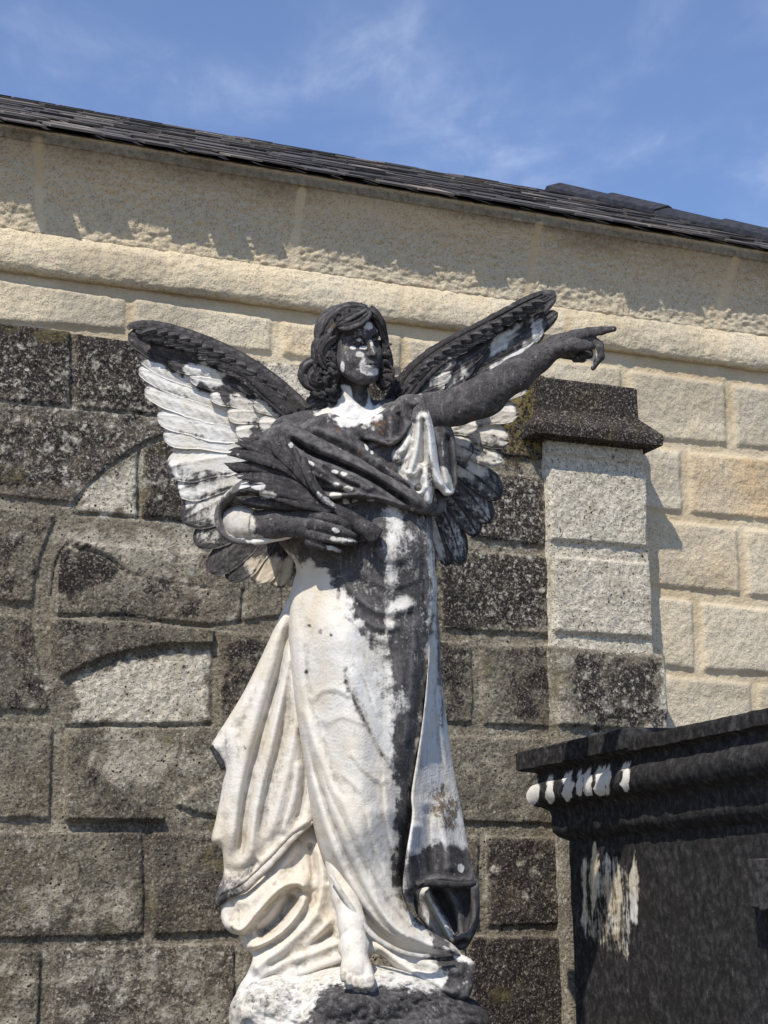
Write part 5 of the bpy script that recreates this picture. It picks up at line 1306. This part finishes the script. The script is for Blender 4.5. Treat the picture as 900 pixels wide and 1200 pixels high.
for i, (b, t, hw, bend) in enumerate([((275, 430), (176, 404), 12, .03), ((300, 446), (196, 424), 13, .04), ((318, 462), (222, 442), 13, .04), ((328, 476), (246, 464), 14, .05), ((336, 490), (266, 484), 14, .05), ((340, 505), (276, 505), 15, .04), ((344, 520), (284, 528), 14, .03), ((346, 535), (288, 552), 14, 0)]):
    feather(wl, b, t, hw, -38, -42, aw, bend, -.5, 3.2, seed=20+i)
for i, (b, t, hw) in enumerate([((330, 468), (278, 448), 11), ((340, 484), (296, 472), 11), ((346, 500), (302, 496), 12), ((350, 516), (306, 520), 12)]):
    feather(wl, b, t, hw, -31, -34, aw, .04, -.5, 3.2, point=.35, seed=30+i)
tube(wl, [(362, 494, -32, 14), (336, 470, -32, 15), (308, 445, -34, 13.5), (276, 422, -37, 11.5), (240, 403, -40, 9.5), (204, 389, -43, 8), (174, 382, -45, 6.5), (155, 382, -47, 4), (150, 386, -48, 2)], 26, 12, attrs(const(1), const(.05)), flat=.32, groove=5, gdepth=.07)
for dx, dy, r_ in ((-2, -13, 2.8), (4, 4, 3.2), (0, -5, 3), (1, 13, 3.4), (2, 20, 3.2)):
    tube(wl, [(352+dx, 492+dy*.8, -22, r_), (318+dx, 458+dy*.8, -22, r_), (276+dx, 427+dy*.7, -27, r_), (232+dx, 405+dy*.5, -32, r_*.9), (190+dx, 390+dy*.4, -37, r_*.7), (158+dx, 385+dy*.2, -42, 1.5)], 12, 10, attrs(const(1)), flat=.6)
tube(wl, [(340, 486, -22, 5), (310, 458, -21, 5), (290, 441, -24, 4), (255, 423, -27, 4), (215, 405, -32, 3), (185, 396, -36, 2)], 10, 8, attrs(const(.95)), flat=.7)
def coverts(g, curve, offs, at, sgn, seed):
    r = random.Random(seed); C = catmull(curve, 12)
    for off, ln, hw, z0 in offs:
        for k in range(4, len(C)-6, 4):
            p = C[k]; q = C[min(k+5, len(C)-1)]; e = (q-p)/(np.hypot(*(q-p))+1e-9); f = 1-.45*k/len(C)
            b_ = p + np.array([0, off*f]); t_ = b_ + e*ln*f*r.uniform(.85, 1.15) + np.array([0, ln*.42*f])
            feather(g, b_, t_, hw*f, z0-.055*k, z0-2-.055*k, at, .05*sgn, -.4*sgn, 2.6, point=.45, seed=seed+k, n=26, m=11)
coverts(wl, [(346, 474), (312, 445), (276, 421), (236, 402), (196, 388), (160, 383)], ((10, 30, 8.5, -24), (1, 26, 7.5, -21)), aw, 1, 300)
wl.build('wing', MARBLE, ang)
wr = Geo()
W_WHITE_R = [([(520, 552), (600, 545), (592, 640), (515, 672)], .66, 4, 6), ([(568, 408), (585, 390), (606, 380), (612, 392), (600, 402), (575, 420)], .05, 3, 5), ([(618, 378), (630, 370), (638, 378), (626, 388)], .15, 3, 4), ([(572, 430), (600, 412), (636, 386), (640, 392), (606, 425), (575, 445)], .0, 3, 4), ([(500, 440), (525, 424), (536, 430), (530, 450), (505, 458)], .38, 4, 9), ([(538, 428), (548, 425), (550, 440), (540, 446)], .3, 3, 5),
             ([(510, 480), (560, 472), (630, 448), (620, 485), (602, 522), (590, 548), (520, 545)], .16, 5, 10), ([(530, 545), (592, 538), (590, 548), (560, 556), (530, 560)], .1, 3, 5), ([(540, 518), (580, 512), (590, 530), (545, 535)], .5, 5, 10), ([(508, 600), (516, 620), (520, 650), (514, 658), (506, 630)], .1, 3, 3), ([(600, 352), (618, 344), (622, 349), (604, 358)], .45, 3, 4)]
ar = attrs(lambda x, y: paint(x, y, 1.0, W_WHITE_R, 41), lambda x, y: paint(x, y, .12, [([(530, 400), (600, 365), (604, 372), (540, 410)], .5, 6, 6)]))
FR = [((500, 436), (652, 345), 12, .02), ((503, 446), (654, 366), 12, .02), ((506, 456), (638, 388), 12, .02), ((508, 464), (630, 415), 12, .02), ((510, 476), (620, 452), 13, -.03), ((510, 490), (608, 484), 14, -.04), ((510, 502), (597, 516), 14, -.04), ((510, 514), (590, 540), 12, -.03),
      ((508, 528), (587, 583), 15, -.04), ((506, 540), (575, 612), 15, -.05), ((504, 555), (560, 628), 13, -.05), ((500, 565), (541, 661), 12, -.05), ((496, 575), (526, 663), 11, -.03)]
for i, (b, t, hw, bend) in enumerate(FR):
    feather(wr, b, t, hw*1.15, -42-i*1.3, -46-i*2.0, ar, bend, .5, 3.4, seed=50+i)
for i, (b, t, hw, bend) in enumerate([((490, 432), (590, 378), 10, .02), ((494, 444), (572, 402), 11, .02), ((496, 455), (556, 424), 12, .02), ((498, 462), (545, 440), 12, 0), ((500, 480), (570, 470), 13, -.03), ((502, 495), (560, 500), 13, -.03), ((502, 510), (555, 530), 13, -.03)]):
    feather(wr, b, t, hw, -34, -38, ar, bend, .5, 3.2, seed=70+i)
for i, (b, t, hw) in enumerate([((484, 440), (536, 420), 9), ((486, 452), (530, 436), 10), ((488, 462), (522, 450), 10)]):
    feather(wr, b, t, hw, -28, -31, ar, .02, .5, 3.0, point=.4, seed=80+i)
tube(wr, [(458, 486, -32, 13), (468, 462, -32, 14), (484, 439, -34, 13), (508, 416, -36, 10.5), (540, 396, -39, 8.5), (576, 378, -40, 9), (612, 357, -43, 7.5), (640, 345, -45, 5.5), (651, 343, -46, 2.5)], 24, 12, attrs(const(1), const(.14)), flat=.32, groove=5, gdepth=.07)
for dx, dy, r_ in ((-4, -8, 2.6), (3, 6, 3), (0, -1, 2.8), (5, 13, 3)):
    tube(wr, [(466+dx, 468+dy, -20, r_), (486+dx, 440+dy, -22, r_), (510+dx, 418+dy*.8, -25, r_), (544+dx, 397+dy*.7, -30, r_*.9), (580+dx, 377+dy*.5, -34, r_*.8), (616+dx, 357+dy*.4, -39, r_*.6), (640+dx, 346+dy*.3, -42, 1.2)], 12, 10, attrs(const(1), const(.1)), flat=.6)
coverts(wr, [(470, 462), (486, 440), (508, 418), (540, 398), (576, 379), (612, 359), (644, 345)], ((9, 26, 7.5, -24), (1, 22, 6.5, -21)), ar, -1, 400)
wr.build('wing', MARBLE, ang)

# --- palm branch held against the breast
pg = Geo()
ap = attrs(lambda x, y: paint(x, y, 1.0, [(blob(303, 569, 9, 4), .1, 2, 2), (blob(316, 580, 12, 3.5), .2, 2, 3), ([(372, 575), (392, 590), (394, 596), (384, 592), (370, 580)], .45, 2, 2)]), const(.06))
def leaf(pts, w, tw=0.0):
    P = [(x, y, z, r) for (x, y, z), r in zip(pts, np.interp(np.linspace(0, 1, len(pts)), [0, .45, .8, 1], [w*.45, w*1.05, w*.75, w*.10]))]
    tube(pg, P, 14, 10, ap, groove=2, gdepth=.30, flat=.62, twist=tw)
for k_, (pts, w) in enumerate((
    ([(398, 604, 66), (360, 594, 70), (320, 590, 70), (290, 586, 66), (276, 582, 62)], 6), ([(392, 598, 66), (350, 582, 72), (312, 574, 72), (280, 574, 68)], 6.5), ([(386, 592, 66), (345, 570, 72), (305, 560, 70), (278, 560, 66)], 7),
    ([(380, 588, 64), (345, 562, 70), (306, 548, 68), (278, 547, 62), (263, 543, 58)], 6.5), ([(376, 584, 64), (340, 552, 70), (305, 538, 66), (280, 532, 60), (266, 533, 58)], 6), ([(374, 580, 64), (338, 545, 68), (308, 530, 64), (288, 521, 60), (275, 519, 58)], 5.5),
    ([(372, 578, 62), (338, 538, 66), (312, 522, 62), (300, 519, 58)], 6.5), ([(372, 578, 66), (345, 548, 72), (325, 528, 68), (316, 514, 62)], 6.5), ([(374, 582, 70), (352, 556, 76), (338, 535, 72), (330, 516, 66)], 6), ([(376, 586, 70), (360, 562, 77), (350, 540, 74), (344, 522, 68)], 6), ([(380, 590, 70), (366, 568, 77), (358, 548, 75), (354, 532, 70)], 5),
    ([(388, 600, 72), (350, 590, 76), (318, 580, 74), (296, 577, 70)], 5.5), ([(384, 596, 72), (350, 576, 78), (318, 566, 76), (292, 565, 70)], 5.5), ([(392, 594, 70), (378, 582, 76), (368, 570, 78), (364, 560, 78)], 3.2))):
    leaf([(x+(2+3*(k_ % 2))*q/4, y+(-5 if k_ % 3 else 5)*(.3+q/5), z - 5 + 2*(k_ % 3)) for q, (x, y, z) in enumerate(pts)], w*.62)
    w *= .82
    leaf([(x, y, z + (0, 7, 3)[k_ % 3] + 2) for (x, y, z) in pts], w)
tube(pg, [(372, 592, 56, 6), (390, 598, 62, 8.5), (410, 608, 66, 9.5), (428, 619, 68, 10), (438, 627, 68, 12), (439.5, 628, 68, 11), (436, 626, 68, 4)], 18, 8, ap)
pg.build('palm_branch', MARBLE, ang)

# --- rock under her feet
rk = Geo()
rf = Field((255, 1085, -110), (600, 1262, 110), 2.4)
rf.ell((420, 1210, -6), (140, 76, 72), 4); rf.ell((430, 1182, 14), (82, 46, 44), 22); rf.ell((420, 1182, 46), (60, 24, 42), 14); rf.ell((320, 1190, 10), (52, 48, 44), 18); rf.ell((532, 1215, -20), (46, 48, 50), 20); rf.ell((425, 1225, 40), (110, 40, 50), 20)
V, F = rf.mesh()
nn = (fbm(V[:, 0]/26+V[:, 2]/40, V[:, 1]/22, 4, 131)*9 + fbm(V[:, 0]/9, V[:, 1]/6+V[:, 2]/10, 3, 132)*3.0)
ring = np.sin(np.hypot(V[:, 0]-318, (V[:, 1]-1178)*1.3)/4.2 + fbm(V[:, 0]/20, V[:, 1]/20, 2, 133)*3)*1.6*sstep(60, 30, np.hypot(V[:, 0]-318, V[:, 1]-1178))
ark = attrs(lambda x, y: paint(x, y, .22, [([(372, 1168), (395, 1158), (420, 1160), (445, 1158), (470, 1160), (490, 1175), (500, 1215), (470, 1260), (360, 1260), (362, 1190)], 1.0, 4, 7), ([(480, 1165), (530, 1160), (562, 1160), (600, 1200), (600, 1262), (480, 1262)], .95, 6, 10), (blob(322, 1172, 26, 14), .4, 8, 9)], 51), lambda x, y: paint(x, y, .1, [(blob(358, 1163, 6, 8), .8, 3, 3), (blob(330, 1170, 20, 12), .5, 8, 8)]), const(.1))
rk.add(A(V[:, 0], V[:, 1]+nn*.3, V[:, 2]+nn+ring), [F], **{k: fn(V[:, 0], V[:, 1]) for k, fn in ark.items()})
rk.build('rock_base', MARBLE, ang)

# --- pedestal carrying the statue (below the picture)
c = A(420, 1236, 0); zt = float(A(420, 1246, 0)[2])
PF = Frame((c[0]-.5, c[1]-.34, 0), 90)
pprof = dense([(.12, 0), (.12, .16), (.05, .22), (0, .26), (0, zt-.2), (.05, zt-.14), (.09, zt-.12), (.09, zt-.02), (.085, zt)], .03)
ped = thing('pedestal', 'grey stone pedestal carrying the angel statue', 'pedestal', (c[0], c[1], 0))
g = ringloft(PF, 0, 1.0, -.66, 0, pprof, .04, dict(white=lambda X, Y, R: 0*X, cream=lambda X, Y, R: 0*X, grey=lambda X, Y, R: .6+0*X), nz=.003)
for o_ in ():
    pass
g.build('body', TOMB, ped, sharp=40)
print('done')
